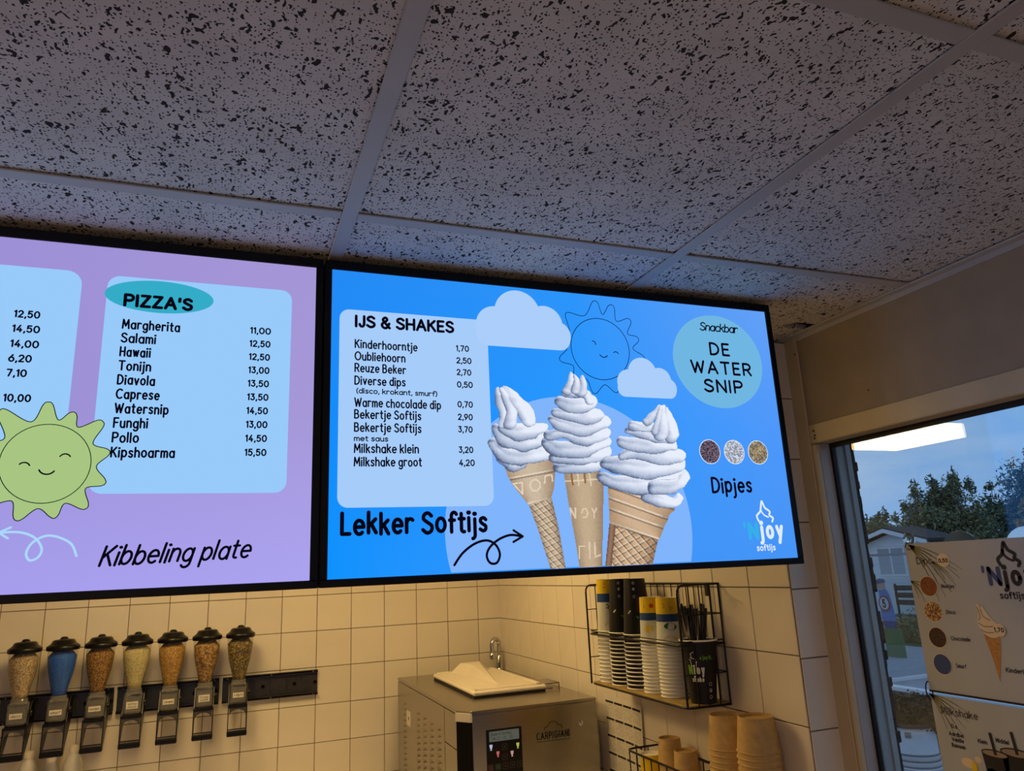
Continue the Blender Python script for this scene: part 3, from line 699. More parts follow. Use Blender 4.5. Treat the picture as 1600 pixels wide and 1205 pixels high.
def cream(shade):
    s = np.clip(shade, 0, 1)[..., None]
    return np.where(s < .5, SHD + (MID - SHD) * s * 2, MID + (LIT - MID) * (s - .5) * 2)
def coil(pts, rad, tilt=0.0):
    P = np.array(smooth_curve(pts, k=6)); Rr = np.interp(np.linspace(0, 1, len(P)), np.linspace(0, 1, len(rad)), rad)
    X = gxx + (NB - .5) * 22; Y = gyy + (NB2 - .5) * 20
    best = np.full(X.shape, 9e9); dx = np.zeros(X.shape); dy = np.zeros(X.shape)
    for i in range(len(P) - 1):
        a, b = P[i], P[i + 1]; ab = b - a; L2 = (ab ** 2).sum() + 1e-9
        t = np.clip(((X - a[0]) * ab[0] + (Y - a[1]) * ab[1]) / L2, 0, 1); r = Rr[i] * (1 - t) + Rr[i + 1] * t
        ex = X - (a[0] + t * ab[0]); ey = Y - (a[1] + t * ab[1]); q = np.hypot(ex, ey) / r
        u = q < best; best = np.where(u, q, best); dx = np.where(u, ex / r, dx); dy = np.where(u, ey / r, dy)
    ins = best < 1; nz = np.sqrt(np.clip(1 - best ** 2, 0, 1))
    x0, x1 = P[:, 0].min() - rad[0], P[:, 0].max() + rad[-1]; tx_ = np.clip((gxx - x0) / (x1 - x0), 0, 1)
    sh = .22 + .62 * nz + .30 * dx - .26 * dy + .46 * (tx_ - .30) * (1 if x1 - x0 > 150 else .3)
    sh += .30 * np.exp(-((best - .86) / .07) ** 2) * np.clip(-dy * 1.4, 0, 1)          # lit lip along the upper edge
    sh -= .42 * np.exp(-((dy + .30) / .26) ** 2) * (1 - tx_) ** 1.5 * (x1 - x0 > 150)         # fold shade under the lip
    sh -= .42 * np.clip((best - .88) / .12, 0, 1) ** 2 * np.clip(dy * 1.5, 0, 1)
    sh += (NB2 - .5) * .30 + (NZ - .5) * .34 * (1.15 - np.clip(sh, 0, 1))
    colr[ins] = cream(sh)[ins]; mask[ins] = True
def wafer(poly, wa=None, base=(200, 176, 148), dark=(122, 92, 66), hi=(226, 208, 184), bands=None):
    ins = inpoly(poly, gxx, gyy); t = np.zeros(gxx.shape)
    for j in range(gxx.shape[0]):
        r = np.where(ins[j])[0]
        if len(r) > 1: t[j] = (np.arange(gxx.shape[1]) - r[0]) / (r[-1] - r[0])
    s = .25 + .75 * np.sin(PI * np.clip(t * .80 + .12, 0, 1)) + (NZ - .5) * .18
    c = np.array(dark) + (np.array(base) - np.array(dark)) * np.clip(s, 0, 1)[..., None]
    if wa:
        ang, step = wa
        for k in (1, -1):
            q = (gxx * math.cos(ang * k + .18) + gyy * math.sin(ang * k + .18)) / step; fr = q - np.floor(q)
            c = np.where((fr < .24)[..., None], c * .35 + np.array(hi) * .65 * np.clip(s + .15, 0, 1)[..., None], c); c = np.where(((fr > .24) & (fr < .42))[..., None], c * .68, c)
    if bands:
        for (xa, ya, xb, yb) in bands:
            d = (gyy - (ya + (yb - ya) * (gxx - xa) / (xb - xa))); c = np.where((abs(d) < 5)[..., None], np.array(hi) * np.clip(s + .2, 0, 1)[..., None], c); c = np.where(((d > 5) & (d < 13))[..., None], c * .7, c)
    colr[ins] = c[ins]; mask[ins] = True
def mark(pts, wd, colv, closed=False):
    P = pts + ([pts[0]] if closed else [])
    for a, b in zip(P[:-1], P[1:]):
        a = np.array(a, float); b = np.array(b, float); ab = b - a; t = np.clip(((gxx - a[0]) * ab[0] + (gyy - a[1]) * ab[1]) / ((ab ** 2).sum() + 1e-9), 0, 1)
        d = np.hypot(gxx - a[0] - t * ab[0], gyy - a[1] - t * ab[1]); k = (d < wd) & mask; colr[k] = colv
# left cone
wafer([(298, 800), (432, 770), (470, 930), (512, 1172), (425, 1172), (352, 945)], wa=(.95, 30))
wafer([(162, 585), (200, 560), (440, 545), (452, 640), (446, 720), (430, 778), (300, 812), (262, 765), (215, 705), (188, 660)], base=(205, 186, 162), bands=[(185, 668, 450, 618), (298, 806, 434, 774)])
for q in ([(218, 695), (268, 688), (270, 752)], [(310, 700), (320, 678), (345, 672), (365, 688), (368, 712), (350, 735), (322, 732)], [(392, 690), (396, 650), (432, 646), (436, 680)]):
    mark(q, 4, (228, 210, 186), closed=(len(q) != 4))
# middle cone
wafer([(492, 612), (700, 618), (722, 690), (716, 900), (714, 1172), (586, 1172), (560, 1010), (522, 800)], base=(196, 172, 142), dark=(112, 90, 70))
mark([(500, 682), (720, 668)], 4, (224, 204, 176)); mark([(575, 640), (582, 705)], 4, (224, 204, 176)); mark([(640, 640), (650, 705)], 4, (224, 204, 176)); mark([(540, 640), (548, 700)], 5, (140, 100, 64)); mark([(612, 640), (618, 690)], 5, (140, 100, 64))
for q in ([(535, 885), (535, 830), (562, 885), (562, 830)], [(598, 858), (604, 836), (620, 832), (632, 856), (622, 880), (604, 880)], [(655, 832), (667, 856), (680, 830)], [(667, 856), (665, 885)], [(585, 1110), (585, 1040), (615, 1040)], [(640, 1020), (642, 1110)], [(670, 1020), (672, 1100), (700, 1090)]):
    mark(q, 4, (222, 202, 176))
# right cone
wafer([(748, 912), (1022, 1005), (985, 1172), (724, 1172)], wa=(.9, 36), base=(206, 170, 134), dark=(110, 74, 48))
wafer([(724, 1172), (735, 1080), (750, 915), (785, 930), (760, 1172)], base=(150, 116, 92), dark=(70, 50, 44))
wafer([(740, 695), (900, 740), (1116, 822), (1112, 845), (1082, 870), (1074, 900), (1056, 935), (1028, 1008), (960, 990), (750, 915), (746, 840)], base=(208, 178, 146), dark=(130, 98, 72), bands=[(745, 768, 1085, 890), (750, 830, 1060, 940), (748, 908, 1026, 1000), (745, 708, 1112, 832)])
# ice of the left cone
coil([(150, 545), (220, 590), (300, 560), (400, 545)], [40, 34, 30, 26]); coil([(115, 475), (160, 530), (260, 545), (420, 520)], [34, 46, 52, 40])
coil([(125, 390), (165, 440), (260, 465), (400, 440)], [28, 44, 50, 42]); coil([(155, 385), (230, 410), (330, 395), (380, 390)], [24, 46, 46, 30])
coil([(300, 340), (270, 280), (215, 215), (165, 165)], [44, 50, 34, 12]); coil([(150, 370), (165, 320), (150, 250), (132, 165)], [16, 30, 34, 12]); coil([(200, 360), (205, 300), (185, 230), (150, 170)], [34, 30, 22, 10])
# ice of the middle cone
coil([(470, 605), (560, 598), (660, 590), (720, 560)], [30, 36, 38, 34]); coil([(445, 545), (520, 545), (620, 548), (720, 520)], [34, 42, 44, 38])
coil([(408, 470), (470, 500), (600, 500), (722, 465)], [34, 46, 48, 34]); coil([(420, 430), (500, 415), (620, 440), (720, 420)], [26, 32, 44, 36])
coil([(435, 345), (500, 370), (600, 385), (712, 350)], [32, 42, 48, 42]); coil([(450, 300), (540, 310), (620, 320), (700, 310)], [24, 36, 44, 30])
coil([(480, 240), (540, 262), (620, 255), (655, 235)], [34, 46, 44, 34]); coil([(510, 195), (560, 190), (620, 200), (640, 235)], [20, 28, 30, 24])
coil([(590, 185), (600, 150), (597, 120), (598, 92)], [34, 26, 20, 9]); coil([(520, 180), (528, 150), (535, 110), (540, 78)], [26, 24, 18, 8]); coil([(560, 180), (562, 150), (560, 115), (555, 90)], [18, 20, 15, 8])
# ice of the right cone
coil([(960, 760), (1040, 790), (1100, 800), (1130, 770)], [30, 42, 34, 26]); coil([(715, 655), (800, 690), (960, 700), (1150, 655)], [36, 44, 56, 44])
coil([(1000, 720), (1090, 710), (1150, 690), (1175, 650)], [40, 40, 30, 18]); coil([(730, 580), (800, 590), (950, 610), (1130, 590)], [34, 50, 62, 46]); coil([(820, 545), (900, 520), (1030, 540), (1130, 535)], [26, 40, 56, 42])
coil([(810, 465), (870, 480), (970, 480), (1100, 480)], [30, 42, 48, 36]); coil([(860, 400), (930, 410), (1000, 430), (1080, 430)], [26, 36, 44, 44]); coil([(870, 370), (930, 385), (990, 370)], [24, 30, 24])
coil([(1090, 430), (1090, 380), (1080, 320), (1072, 285)], [42, 34, 28, 10]); coil([(1030, 430), (1050, 380), (1052, 330), (1050, 275)], [36, 32, 26, 12]); coil([(950, 350), (975, 335), (1010, 300), (1030, 265)], [20, 26, 22, 10]); coil([(1000, 400), (1025, 350), (1036, 300), (1040, 270)], [24, 18, 14, 8])
hh, ww = mask.shape
den = H[2][0] * gxx + H[2][1] * gyy + 1
U = (H[0][0] * gxx + H[0][1] * gyy + H[0][2]) / den; V = (H[1][0] * gxx + H[1][1] * gyy + H[1][2]) / den
V = np.minimum(V, 526.5)
m = MB(); idx = -np.ones((hh, ww), int); q4 = mask[:-1, :-1] & mask[1:, :-1] & mask[:-1, 1:] & mask[1:, 1:]
need = np.zeros((hh, ww), bool); need[:-1, :-1] |= q4; need[1:, :-1] |= q4; need[:-1, 1:] |= q4; need[1:, 1:] |= q4
idx[need] = np.arange(need.sum()); fx_ = f4
m.v = [(X2 + a / 1000, SY - .001, STOP - b / 1000) for a, b in zip(U[need], V[need])]
jj, ii = np.where(q4); m.f = list(zip(idx[jj, ii].tolist(), idx[jj, ii + 1].tolist(), idx[jj + 1, ii + 1].tolist(), idx[jj + 1, ii].tolist())); m.mi = [0] * len(m.f)
cc = colr[need] / 255.; cc = np.where(cc <= .04045, cc / 12.92, ((cc + .055) / 1.055) ** 2.4); m.c = np.concatenate([cc, np.ones((len(cc), 1))], 1)
o = obj('cone_picture', m, 'screen_colours', s2, fix=False); o['label'] = 'photograph of three soft-serve cones'

# ================================================================= TOPPING DISPENSERS on the back wall
def rail(x0, x1, label):
    t = thing('dispenser_rail', ((x0 + x1) / 2, YB, -.44), label, 'wall rail', 'black mounting rails of the topping dispensers')
    y = YB - .0045
    obj('back_plate', MB().box(x0, x1, y - .008, y, -.478, -.398, b=.0015), 'rail_black', t)
    obj('flange', MB().box(x0, x1, y - .022, y, -.396, -.389, b=.001).box(x0, x1, y - .022, y - .019, -.398, -.386, b=.0008), 'rail_black', t)
    obj('flange', MB().box(x0, x1, y - .022, y, -.487, -.480, b=.001).box(x0, x1, y - .022, y - .019, -.489, -.476, b=.0008), 'rail_black', t)
    n = 6; w_ = (x1 - x0) / n
    for k in range(1, n):
        obj('divider', MB().box(x0 + k * w_ - .0012, x0 + k * w_ + .0012, y - .013, y - .007, -.474, -.402), 'rail_black', t)
    for k in range(n):
        if k % 2 == 0 or k == n - 1:
            hx = x0 + (k + (.5 if k < n - 1 else .85)) * w_
            obj('screw_hole', MB().lathe([(.009, 0), (.0095, -.0015), (.006, -.002), (.0055, 0)], hx, y - .008, 14, axis='y', cz=-.438, caps=(False, True)), 'black_rubber', t)
    for k in range(3):
        xx = x0 + .02 + k * (x1 - x0 - .04) / 2
        for zz in (-.3925, -.4835): obj('rivet', MB().lathe([(.003, 0), (.002, -.0015), (.0003, -.002)], xx, y - .022, 8, axis='y', cz=zz, caps=(True, True)), 'chrome', t)
    return t
mat('rail_black', (50, 47, 46), .28, var=.25, nscale=50, coat=.3)
mat('marker_white', (222, 214, 200), .7, var=.02)
thin_clear('clear_milky', (240, 234, 222), 2.0, .14)
rail(-.805, -.414, 'black wall rail carrying the three leftmost topping dispensers')
rail(-.402, -.019, 'black wall rail carrying the middle three topping dispensers')
rail(-.006, .385, 'black wall rail at the right with one dispenser and empty slots')
speckle('grain_disco', [(232, 208, 164), (250, 232, 192), (206, 170, 116), (238, 218, 180), (190, 160, 120)], 260)
speckle('grain_smurf', [(0, 116, 255), (0, 130, 255), (0, 100, 250)], 420, bmp=.2)
speckle('grain_nuts', [(196, 146, 60), (166, 114, 40), (214, 168, 80), (120, 78, 26)], 270)
speckle('grain_white_choc', [(250, 240, 176), (255, 248, 204), (236, 222, 150)], 330, bmp=.4)
speckle('grain_caramel', [(222, 174, 84), (204, 150, 60), (234, 190, 104)], 200)
speckle('grain_waffle', [(206, 164, 96), (180, 134, 70), (220, 180, 116), (140, 100, 50)], 120)
speckle('grain_choc', [(110, 88, 62), (134, 106, 76), (150, 130, 60), (84, 64, 48), (210, 190, 70)], 230)
YD = 3.43
DISP = [(-.719, 'disco', 'grain_disco', 'pale beige disco sprinkles, leftmost of the row', 1), (-.591, 'smurf', 'grain_smurf', 'bright blue sprinkles', 1), (-.461, 'nootjes', 'grain_nuts', 'brown chopped nuts', 1),
        (-.332, 'Witte;choco', 'grain_white_choc', 'cream white chocolate crumbs', 2), (-.203, 'Caramel', 'grain_caramel', 'golden caramel pieces', 1), (-.073, 'Stroop;wafel', 'grain_waffle', 'coarse tan waffle crumbs', 2), (.056, 'M&M', 'grain_choc', 'dark brown chocolate bits, rightmost of the row', 1)]
for n_, (xc, word, grain, what, lines) in enumerate(DISP):
    t = thing('topping_dispenser', (xc, YD, -.60), 'wall dispenser with black lid filled with ' + what, 'dispenser', 'topping dispensers in a row on the tiled wall')
    obj('lid', MB().lathe([(.052, -.223), (.0565, -.222), (.0578, -.214), (.0572, -.207), (.0500, -.202), (.0425, -.196), (.0385, -.187), (.0330, -.1835), (.0150, -.182), (.0125, -.177), (.0090, -.1735), (.0004, -.1725)], xc, YD, 40, caps=(True, False)), 'black_plastic', t, smooth=.9)
    prof = [(.0515, -.218), (.0508, -.245), (.0478, -.280), (.0420, -.312), (.0350, -.340), (.0290, -.364), (.0252, -.388)]
    obj('canister', MB().lathe(prof, xc, YD, 36), 'clear_thin', t, smooth=3.2)
    top = -.2215 - .003 * random.random()
    obj('topping', MB().lathe([(.0004, top + .003), (.030, top + .001)] + [(r - .0022, min(z, top)) for r, z in prof[1:]] + [(.0004, -.389)], xc, YD, 36), grain, t, smooth=3.2)['kind'] = 'stuff'
    m = MB(); m.lathe([(.0265, -.386), (.0285, -.392), (.0285, -.400)], xc, YD, 28); m.box(xc - .031, xc + .031, YD - .030, YD + .030, -.478, -.398, b=.007)
    obj('chute', m, 'clear_milky', t)
    obj('paddle_wheel', MB().lathe([(.004, -.024), (.016, -.024), (.017, -.01), (.017, .01), (.016, .024), (.004, .024)], xc, YD, 18, axis='x', cz=-.440, caps=(True, True)), 'clear_frosted', t, smooth=.8)
    obj('shoulder_bar', MB().box(xc - .030, xc + .030, YD - .0325, YD - .029, -.412, -.403, b=.001), 'clear_frosted', t)
    # frame, seen as a tall window with an arched apron
    fy = YD - .036
    obj('frame_bar', MB().box(xc - .036, xc + .036, fy - .004, YD + .03, -.490, -.481, b=.0015), 'black_plastic', t)
    for s_ in (-1, 1):
        P = [(YB - .030, -.400), (YB - .03, -.47), (fy + .012, -.596), (fy - .003, -.596), (fy - .003, -.482), (YD - .01, -.482), (YD + .03, -.41)]
        obj('side_cheek', MB().prism(P, lambda a, b, d, s_=s_, xc=xc: (xc + s_ * (.0335 + d), a, b), 0, .0035), 'black_plastic', t)
    arch = [(xc - .033, -.490)] + [(xc - .0315 * math.cos(a), -.521 + .024 * math.sin(a)) for a in np.linspace(0, PI, 14)] + [(xc + .033, -.490)]
    arch = [(xc - .033, -.521)] + arch[1:-1] + [(xc + .033, -.521), (xc + .033, -.490), (xc - .033, -.490)]
    m = MB(); q = [(xc - .0315 * math.cos(a), -.523 + .026 * math.sin(a)) for a in np.linspace(0, PI, 14)]
    for a, b in zip(q[:-1], q[1:]): m.prism([a, b, (b[0], -.490), (a[0], -.490)], lambda u, v, d: (u, fy + d, v), 0, .003)
    obj('arched_apron', m, 'smoke_plastic' if 'smoke_plastic' in MATS else mat('smoke_plastic', (70, 66, 62), .35), t)
    obj('drawer_front', MB().box(xc - .038, xc + .038, fy - .006, fy + .018, -.598, -.578, b=.003).box(xc - .037, xc + .037, fy - .003, fy + .01, -.5735, -.5705, b=.0008), 'black_plastic', t)
    obj('mount_block', MB().box(xc - .022, xc + .022, YD + .02, YB - .012, -.470, -.405, b=.003), 'clear_frosted', t)
    obj('turn_knob', MB().lathe([(.011, 0), (.012, .004), (.010, .010), (.003, .011)], xc + .037, YD, 14, axis='x', cz=-.440, caps=(True, True)), 'black_plastic', t, smooth=.8)
    ang = random.uniform(-.02, .05)
    lw, lh = .041, (.026 if lines == 2 else .019)
    yl = YD - .0312
    lb = obj('paper_label', MB().box(xc - lw / 2, xc + lw / 2, yl, yl + .0005, -.444 - lh / 2, -.444 + lh / 2), 'marker_white', t)
    fm = lambda u, v, xc=xc, yl=yl: (xc - lw / 2 + u / 1000, yl - .0004, -.444 + lh / 2 - v / 1000)
    m = MB()
    if lines == 2:
        a, b = word.split(';'); lettering(m, a, 4, 12, 33, 8, 1.2, fm); lettering(m, b, 5, 22, 31, 7.5, 1.2, fm)
    else: lettering(m, word, 3.5, 13.5, 33, 8.5, 1.3, fm, slant=.1)
    o = bpy.data.objects.new('label_writing', m.mesh('label_writing', 'ink', worldloc(lb))); COL.objects.link(o); o.parent = lb
# sauce bottles below, only their shoulders in view
mat('worktop_white', (222, 216, 204), .4, var=.02)
sh = thing('worktop', (-.4, YB - .32, FL), 'added pale worktop below the dispensers, bouncing light up the back wall, under the white bottles', 'worktop')  # unseen counter added to bounce light upward and carry the bottles
obj('top_slab', MB().box(-1.5, .69, YB - .62, YB - .005, -.90, -.86, b=.004), 'worktop_white', sh)
for k in range(3): obj('cabinet_front', MB().box(-1.49 + .727 * k, -.77 + .727 * k, YB - .60, YB - .58, FL + .10, -.905, b=.003), 'white_plastic', sh)
obj('carcass', MB().box(-1.49, .68, YB - .58, YB - .005, FL, -.90), 'white_plastic', sh)
for k, (xx, zt, wh) in enumerate(((-.676, -.579, 'leftmost of three below the dispensers'), (-.599, -.600, 'middle one of three below the dispensers'), (-.527, -.574, 'rightmost of three below the dispensers'))):
    t = thing('squeeze_bottle', (xx, YB - .085, -.86), 'white plastic bottle, ' + wh, 'bottle', 'white bottles under the dispensers')
    yy = YB - .085
    obj('bottle_body', MB().lathe([(.030, -.86), (.033, -.856), (.034, -.80), (.034, zt - .085), (.0325, zt - .068), (.027, zt - .05), (.0205, zt - .036), (.0165, zt - .028), (.016, zt - .022)], xx, yy, 28, caps=(True, True)), 'bottle_plastic', t, smooth=.9)
    obj('cap', MB().lathe([(.0175, zt - .024), (.0178, zt - .012), (.0165, zt - .004), (.013, zt), (.0004, zt + .001)], xx, yy, 24), 'white_plastic', t, smooth=.9)

# ================================================================= SOFT-ICE MACHINE
MX0, MX1, MY0, MY1, MT = .722, 1.213, 2.46, 3.44, -.441
def bev(o, w_, seg=2):
    md = o.modifiers.new('edge', 'BEVEL'); md.width = w_; md.segments = seg; md.limit_method = 'ANGLE'; md.angle_limit = .5; return o
t = thing('soft_ice_machine', ((MX0 + MX1) / 2, (MY0 + MY1) / 2, FL), 'brushed steel soft-ice machine with louvred side in the tiled corner', 'ice machine')
mt = t
KX, KY = .757, 2.508          # the cut corner runs from (MX0, KY) to (KX, MY0)
up = lambda a, b, d: (a, b, d)
def plan(e): return [(MX0 + e, MY1 - e), (MX0 + e, KY + e * .4), (KX + e * .4, MY0 + e), (MX1 - e, MY0 + e), (MX1 - e, MY1 - e)]
obj('body', MB().prism(plan(.006), up, FL + .06, MT - .02), 'brushed_steel', t)
bev(obj('top_panel', MB().prism(plan(0), up, MT - .012, MT), 'brushed_steel', t), .003)
bev(obj('front_panel', MB().box(KX + .001, MX1, MY0 - .002, MY0 + .007, FL + .10, MT - .010), 'brushed_steel', t), .004)
nx_, ny_ = MX0 - KX, MY0 - KY; ln_ = math.hypot(nx_, ny_); nx_, ny_ = ny_ / ln_, -nx_ / ln_
def cham(e0, e1, k0=0, k1=1):
    A0 = (MX0 + (KX - MX0) * k0, KY + (MY0 - KY) * k0); B0 = (MX0 + (KX - MX0) * k1, KY + (MY0 - KY) * k1)
    return [(A0[0] + nx_ * e0, A0[1] + ny_ * e0), (B0[0] + nx_ * e0, B0[1] + ny_ * e0), (B0[0] + nx_ * e1, B0[1] + ny_ * e1), (A0[0] + nx_ * e1, A0[1] + ny_ * e1)]
if nx_ > 0: nx_, ny_ = -nx_, -ny_
obj('corner_strip', MB().prism(cham(-.003, .002), up, FL + .10, MT - .034), 'black_plastic', t)['label'] = 'black corner strip'
o = obj('corner_cap', MB().prism(cham(-.003, .005, -.02, 1.02), up, MT - .034, MT - .006), 'white_plastic', t); bev(o, .002); o['label'] = 'white plastic corner cap'
obj('side_panel', MB().box(MX0, MX0 + .007, 2.664, MY1 - .004, FL + .10, MT - .014, b=.001), 'brushed_steel', t)
obj('side_panel', MB().box(MX0, MX0 + .007, KY + .002, 2.661, -.562, MT - .014, b=.001), 'brushed_steel', t)
obj('side_panel', MB().box(MX0, MX0 + .007, KY + .002, 2.661, FL + .10, -.565, b=.001), 'brushed_steel', t)
m = MB()
for yy, r0 in ((3.31, 0), (3.065, 1), (2.965, 2), (2.86, 3), (2.755, 4)):
    z = -.532 - r0 * .002
    for k in range(17):
        zz = z - .0215 * k
        # hooded louvre: a half dome open below
        v = []; f = []
        for j in range(7):
            a = PI * j / 6
            v.append((MX0 + .001, yy + .028 * math.cos(a), zz + .003 + .008 * math.sin(a))); v.append((MX0 - .007, yy + .020 * math.cos(a), zz - .003 + .004 * math.sin(a)))
        for j in range(6): f.append((2 * j, 2 * j + 2, 2 * j + 3, 2 * j + 1))
        f.append(tuple(range(1, 14, 2)))
        m.add(v, f)
o = obj('vent_louvres', m, 'brushed_steel', t); o['kind'] = 'stuff'
fs = lambda u, v: (MX0 - .0005, u, v)
obj('side_sticker', MB().box(MX0 - .0004, MX0 + .002, 3.19, 3.26, -.605, -.548), 'marker_white', t)
obj('sticker_arrow', MB().prism([(3.215, -.575), (3.23, -.568), (3.23, -.587)], lambda a, b, d: (MX0 - .0004 - d, a, b), 0, .0006), 'ink', t)
for s_ in (FL + .0,):
    for xx in (MX0 + .05, MX1 - .05):
        for yy in (MY0 + .06, MY1 - .06):
            obj('castor', MB().lathe([(.028, 0), (.030, .008), (.030, .022), (.028, .03)], xx - .015, yy, 16, axis='x', cz=FL + .03, caps=(True, True)).box(xx - .02, xx + .02, yy - .02, yy + .02, FL + .045, FL + .065), 'black_rubber', t)
# hopper lid with its wedge grip
LX0, LX1, LY0, LY1 = .838, 1.125, 2.69, 3.265
lid = obj('hopper_lid', MB().box(LX0, LX1, LY0, LY1, MT + .007, MT + .024, b=.006), 'white_plastic', t); lid['label'] = 'white plastic hopper lid'
obj('lid_gasket', MB().box(LX0 + .004, LX1 - .004, LY0 + .004, LY1 - .004, MT, MT + .007), 'black_rubber', t)
def child(name, mb, mats, par, smooth=None):
    o = bpy.data.objects.new(name, mb.mesh(name, mats, worldloc(par), smooth)); COL.objects.link(o); o.parent = par; return o
z0 = MT + .0235
m = MB(); m.add([(LX0 + .075, LY1 - .02, z0), (LX1 - .045, LY1 - .02, z0), (LX1 - .085, LY1 - .18, z0), (LX1 - .15, LY0 + .12, z0), (LX0 + .115, LY1 - .14, z0),
                 (LX0 + .115, LY1 - .035, z0 + .038), (LX1 - .085, LY1 - .035, z0 + .038), (LX1 - .11, LY1 - .12, z0 + .036), (LX0 + .145, LY1 - .11, z0 + .036)],
                [(0, 1, 6, 5), (1, 2, 7, 6), (2, 3, 7), (3, 4, 8), (3, 8, 7), (4, 0, 5, 8), (5, 6, 7, 8), (0, 4, 3, 2, 1)])
child('grip_wedge', m, 'white_plastic', lid)
m = MB()
for a in ((LX0 + .012, LX1 - .012, LY0 + .012, LY0 + .024), (LX0 + .012, LX1 - .012, LY1 - .02, LY1 - .012), (LX0 + .012, LX0 + .022, LY0 + .012, LY1 - .012), (LX1 - .035, LX1 - .012, LY0 + .012, LY1 - .012)):
    m.box(*a, z0 - .001, z0 + .005, b=.002)
child('raised_rim', m, 'white_plastic', lid)
obj('hinge_plate', MB().box(LX1 - .002, LX1 + .065, LY0 + .03, LY0 + .16, MT + .018, MT + .021, b=.001).box(LX1 + .062, LX1 + .065, LY0 + .03, LY0 + .16, MT, MT + .02), 'clear_frosted', t)
obj('hinge_block', MB().box(LX1 + .002, LX1 + .045, LY0 + .045, LY0 + .12, MT, MT + .012, b=.002), 'chrome', t)
# control panel
PX0, PZ0 = .805, -.502
fp = lambda u, v, l=0: (PX0 + u / 1000, MY0 - .0042 - l * .0004, PZ0 - v / 1000)
f0 = lambda l: (lambda u, v: fp(u, v, l))
cp = obj('control_panel', MB().box(PX0, PX0 + .124, MY0 - .004, MY0, PZ0 - .136, PZ0, b=.0015), 'black_plastic', t)
mat('lcd', (96, 104, 96), .3)
MATS['lcd'].node_tree.nodes['Principled BSDF'].inputs['Emission Color'].default_value = lin((84, 92, 86)); MATS['lcd'].node_tree.nodes['Principled BSDF'].inputs['Emission Strength'].default_value = .6
m = MB(); flat(m, rrect(10, 6, 114, 37, 2), f0(1)); lcd = child('lcd_window', m, 'lcd', cp)
m = MB(); lettering(m, 'Zaal 4 Softijs', 15, 18, 72, 6.5, 1.0, f0(2)); lettering(m, '- -4 C   8  8', 15, 31, 74, 6.5, 1.0, f0(2)) if False else lettering(m, '14 C   0   0', 20, 31, 70, 6.5, 1.0, f0(2)); child('lcd_text', m, 'ink', cp)
for nm, c, u, v in (('pale', (205, 212, 240), 15, 54), ('red', (214, 110, 105), 38, 76), ('pink', (214, 160, 160), 87, 80), ('yellow', (200, 205, 90), 108, 58)):
    k = emis('icon_' + nm, c, .7); m = MB(); flat(m, [(u - 5.5, v - 9), (u + 5.5, v - 9), (u + 4, v + 1), (u + 1.5, v + 4), (u - 1.5, v + 4), (u - 4, v + 1)], f0(1)); flat(m, [(u - 4, v + 8), (u - 1, v + 4), (u + 1, v + 4), (u + 4, v + 8)], f0(1))
    child('cup_icon', m, k, cp)
mat('button_line', (120, 110, 100), .5); mat('button_red', (110, 40, 38), .5); mat('button_green', (40, 90, 48), .5)
for u, v, fill in ((62, 56, None), (62, 86, None), (12, 113, 'button_red'), (37, 113, 'button_green'), (62, 113, None), (87, 113, None), (112, 113, None)):
    m = MB(); P = rrect(u - 8.5, v - 8.5, u + 8.5, v + 8.5, 2); ribbon(m, P + P[:2], .9, f0(2)); m.mi = [0] * len(m.f)
    n0 = len(m.f); flat(m, rrect(u - 7.5, v - 7.5, u + 7.5, v + 7.5, 2), f0(1), 1)
    ribbon(m, [(u - 3, v - 3), (u + 3, v + 3)], 1, f0(2)); ribbon(m, [(u - 3, v + 3), (u + 3, v - 3)], 1, f0(2))
    child('button', m, ['button_line', fill or 'black_plastic'], cp)
m = MB(); fl = lambda u, v: (.981 + u / 1000, MY0 - .0026, -.552 - v / 1000)
lettering(m, 'CARPIGIANI', 0, 0, 122, 20, 3.3, fl, gap=5); ribbon(m, [(2, 7), (122, 7)], 1.6, fl)
ribbon(m, smooth_curve([(30, -27), (33, -36), (42, -38), (48, -47), (60, -52), (74, -49), (81, -40), (92, -37), (96, -27)], k=6), 1.7, fl)
obj('maker_logo', m, 'ink', t)
obj('lock', MB().lathe([(.0085, 0), (.0085, -.002), (.006, -.004), (.0004, -.0042)], 1.147, MY0 - .002, 18, axis='y', cz=-.517), 'chrome', t, smooth=.8)
# dispensing head below the frame
obj('dispensing_head', MB().box(.89, 1.07, MY0 - .12, MY0 + .01, -1.02, -.80, b=.012).lathe([(.03, 0), (.034, .03), (.03, .07)], .98, MY0 - .075, 20, cz=-1.09, caps=(True, True)), 'brushed_steel', t)
obj('drip_tray', MB().box(.85, 1.11, MY0 - .20, MY0 + .01, -1.37, -1.345, b=.004), 'brushed_steel', t)

# tap in the corner behind the machine, on its riser pipe
tx, ty = 1.224, 3.492
t = thing('water_tap', (tx, ty, FL), 'chrome swan-neck water tap in the tiled corner behind the ice machine', 'tap')
obj('riser_pipe', MB().lathe([(.011, FL), (.011, -.48)], tx, ty, 16, caps=(True, True)), 'chrome', t, smooth=.9)
obj('tap_body', MB().lathe([(.013, -.49), (.0195, -.487), (.0195, -.455), (.0175, -.45), (.0175, -.395), (.012, -.388)], tx, ty, 20, caps=(True, True)), 'chrome', t, smooth=.9)
pts = [(tx, ty, -.39), (tx, ty, -.345)] + [(tx - .022 + .022 * math.cos(a), ty - .012 + .012 * math.cos(a), -.337 + .022 * math.sin(a)) for a in np.linspace(0, PI, 9)] + [(tx - .044, ty - .024, -.36), (tx - .044, ty - .024, -.392)]
obj('spout', MB().tube(pts, .0105, 14), 'chrome', t, smooth=1.2)
obj('nozzle', MB().lathe([(.0130, -.404), (.0135, -.398), (.0130, -.376), (.0105, -.374)], tx - .044, ty - .024, 16, caps=(True, True)), 'chrome', t, smooth=.9)

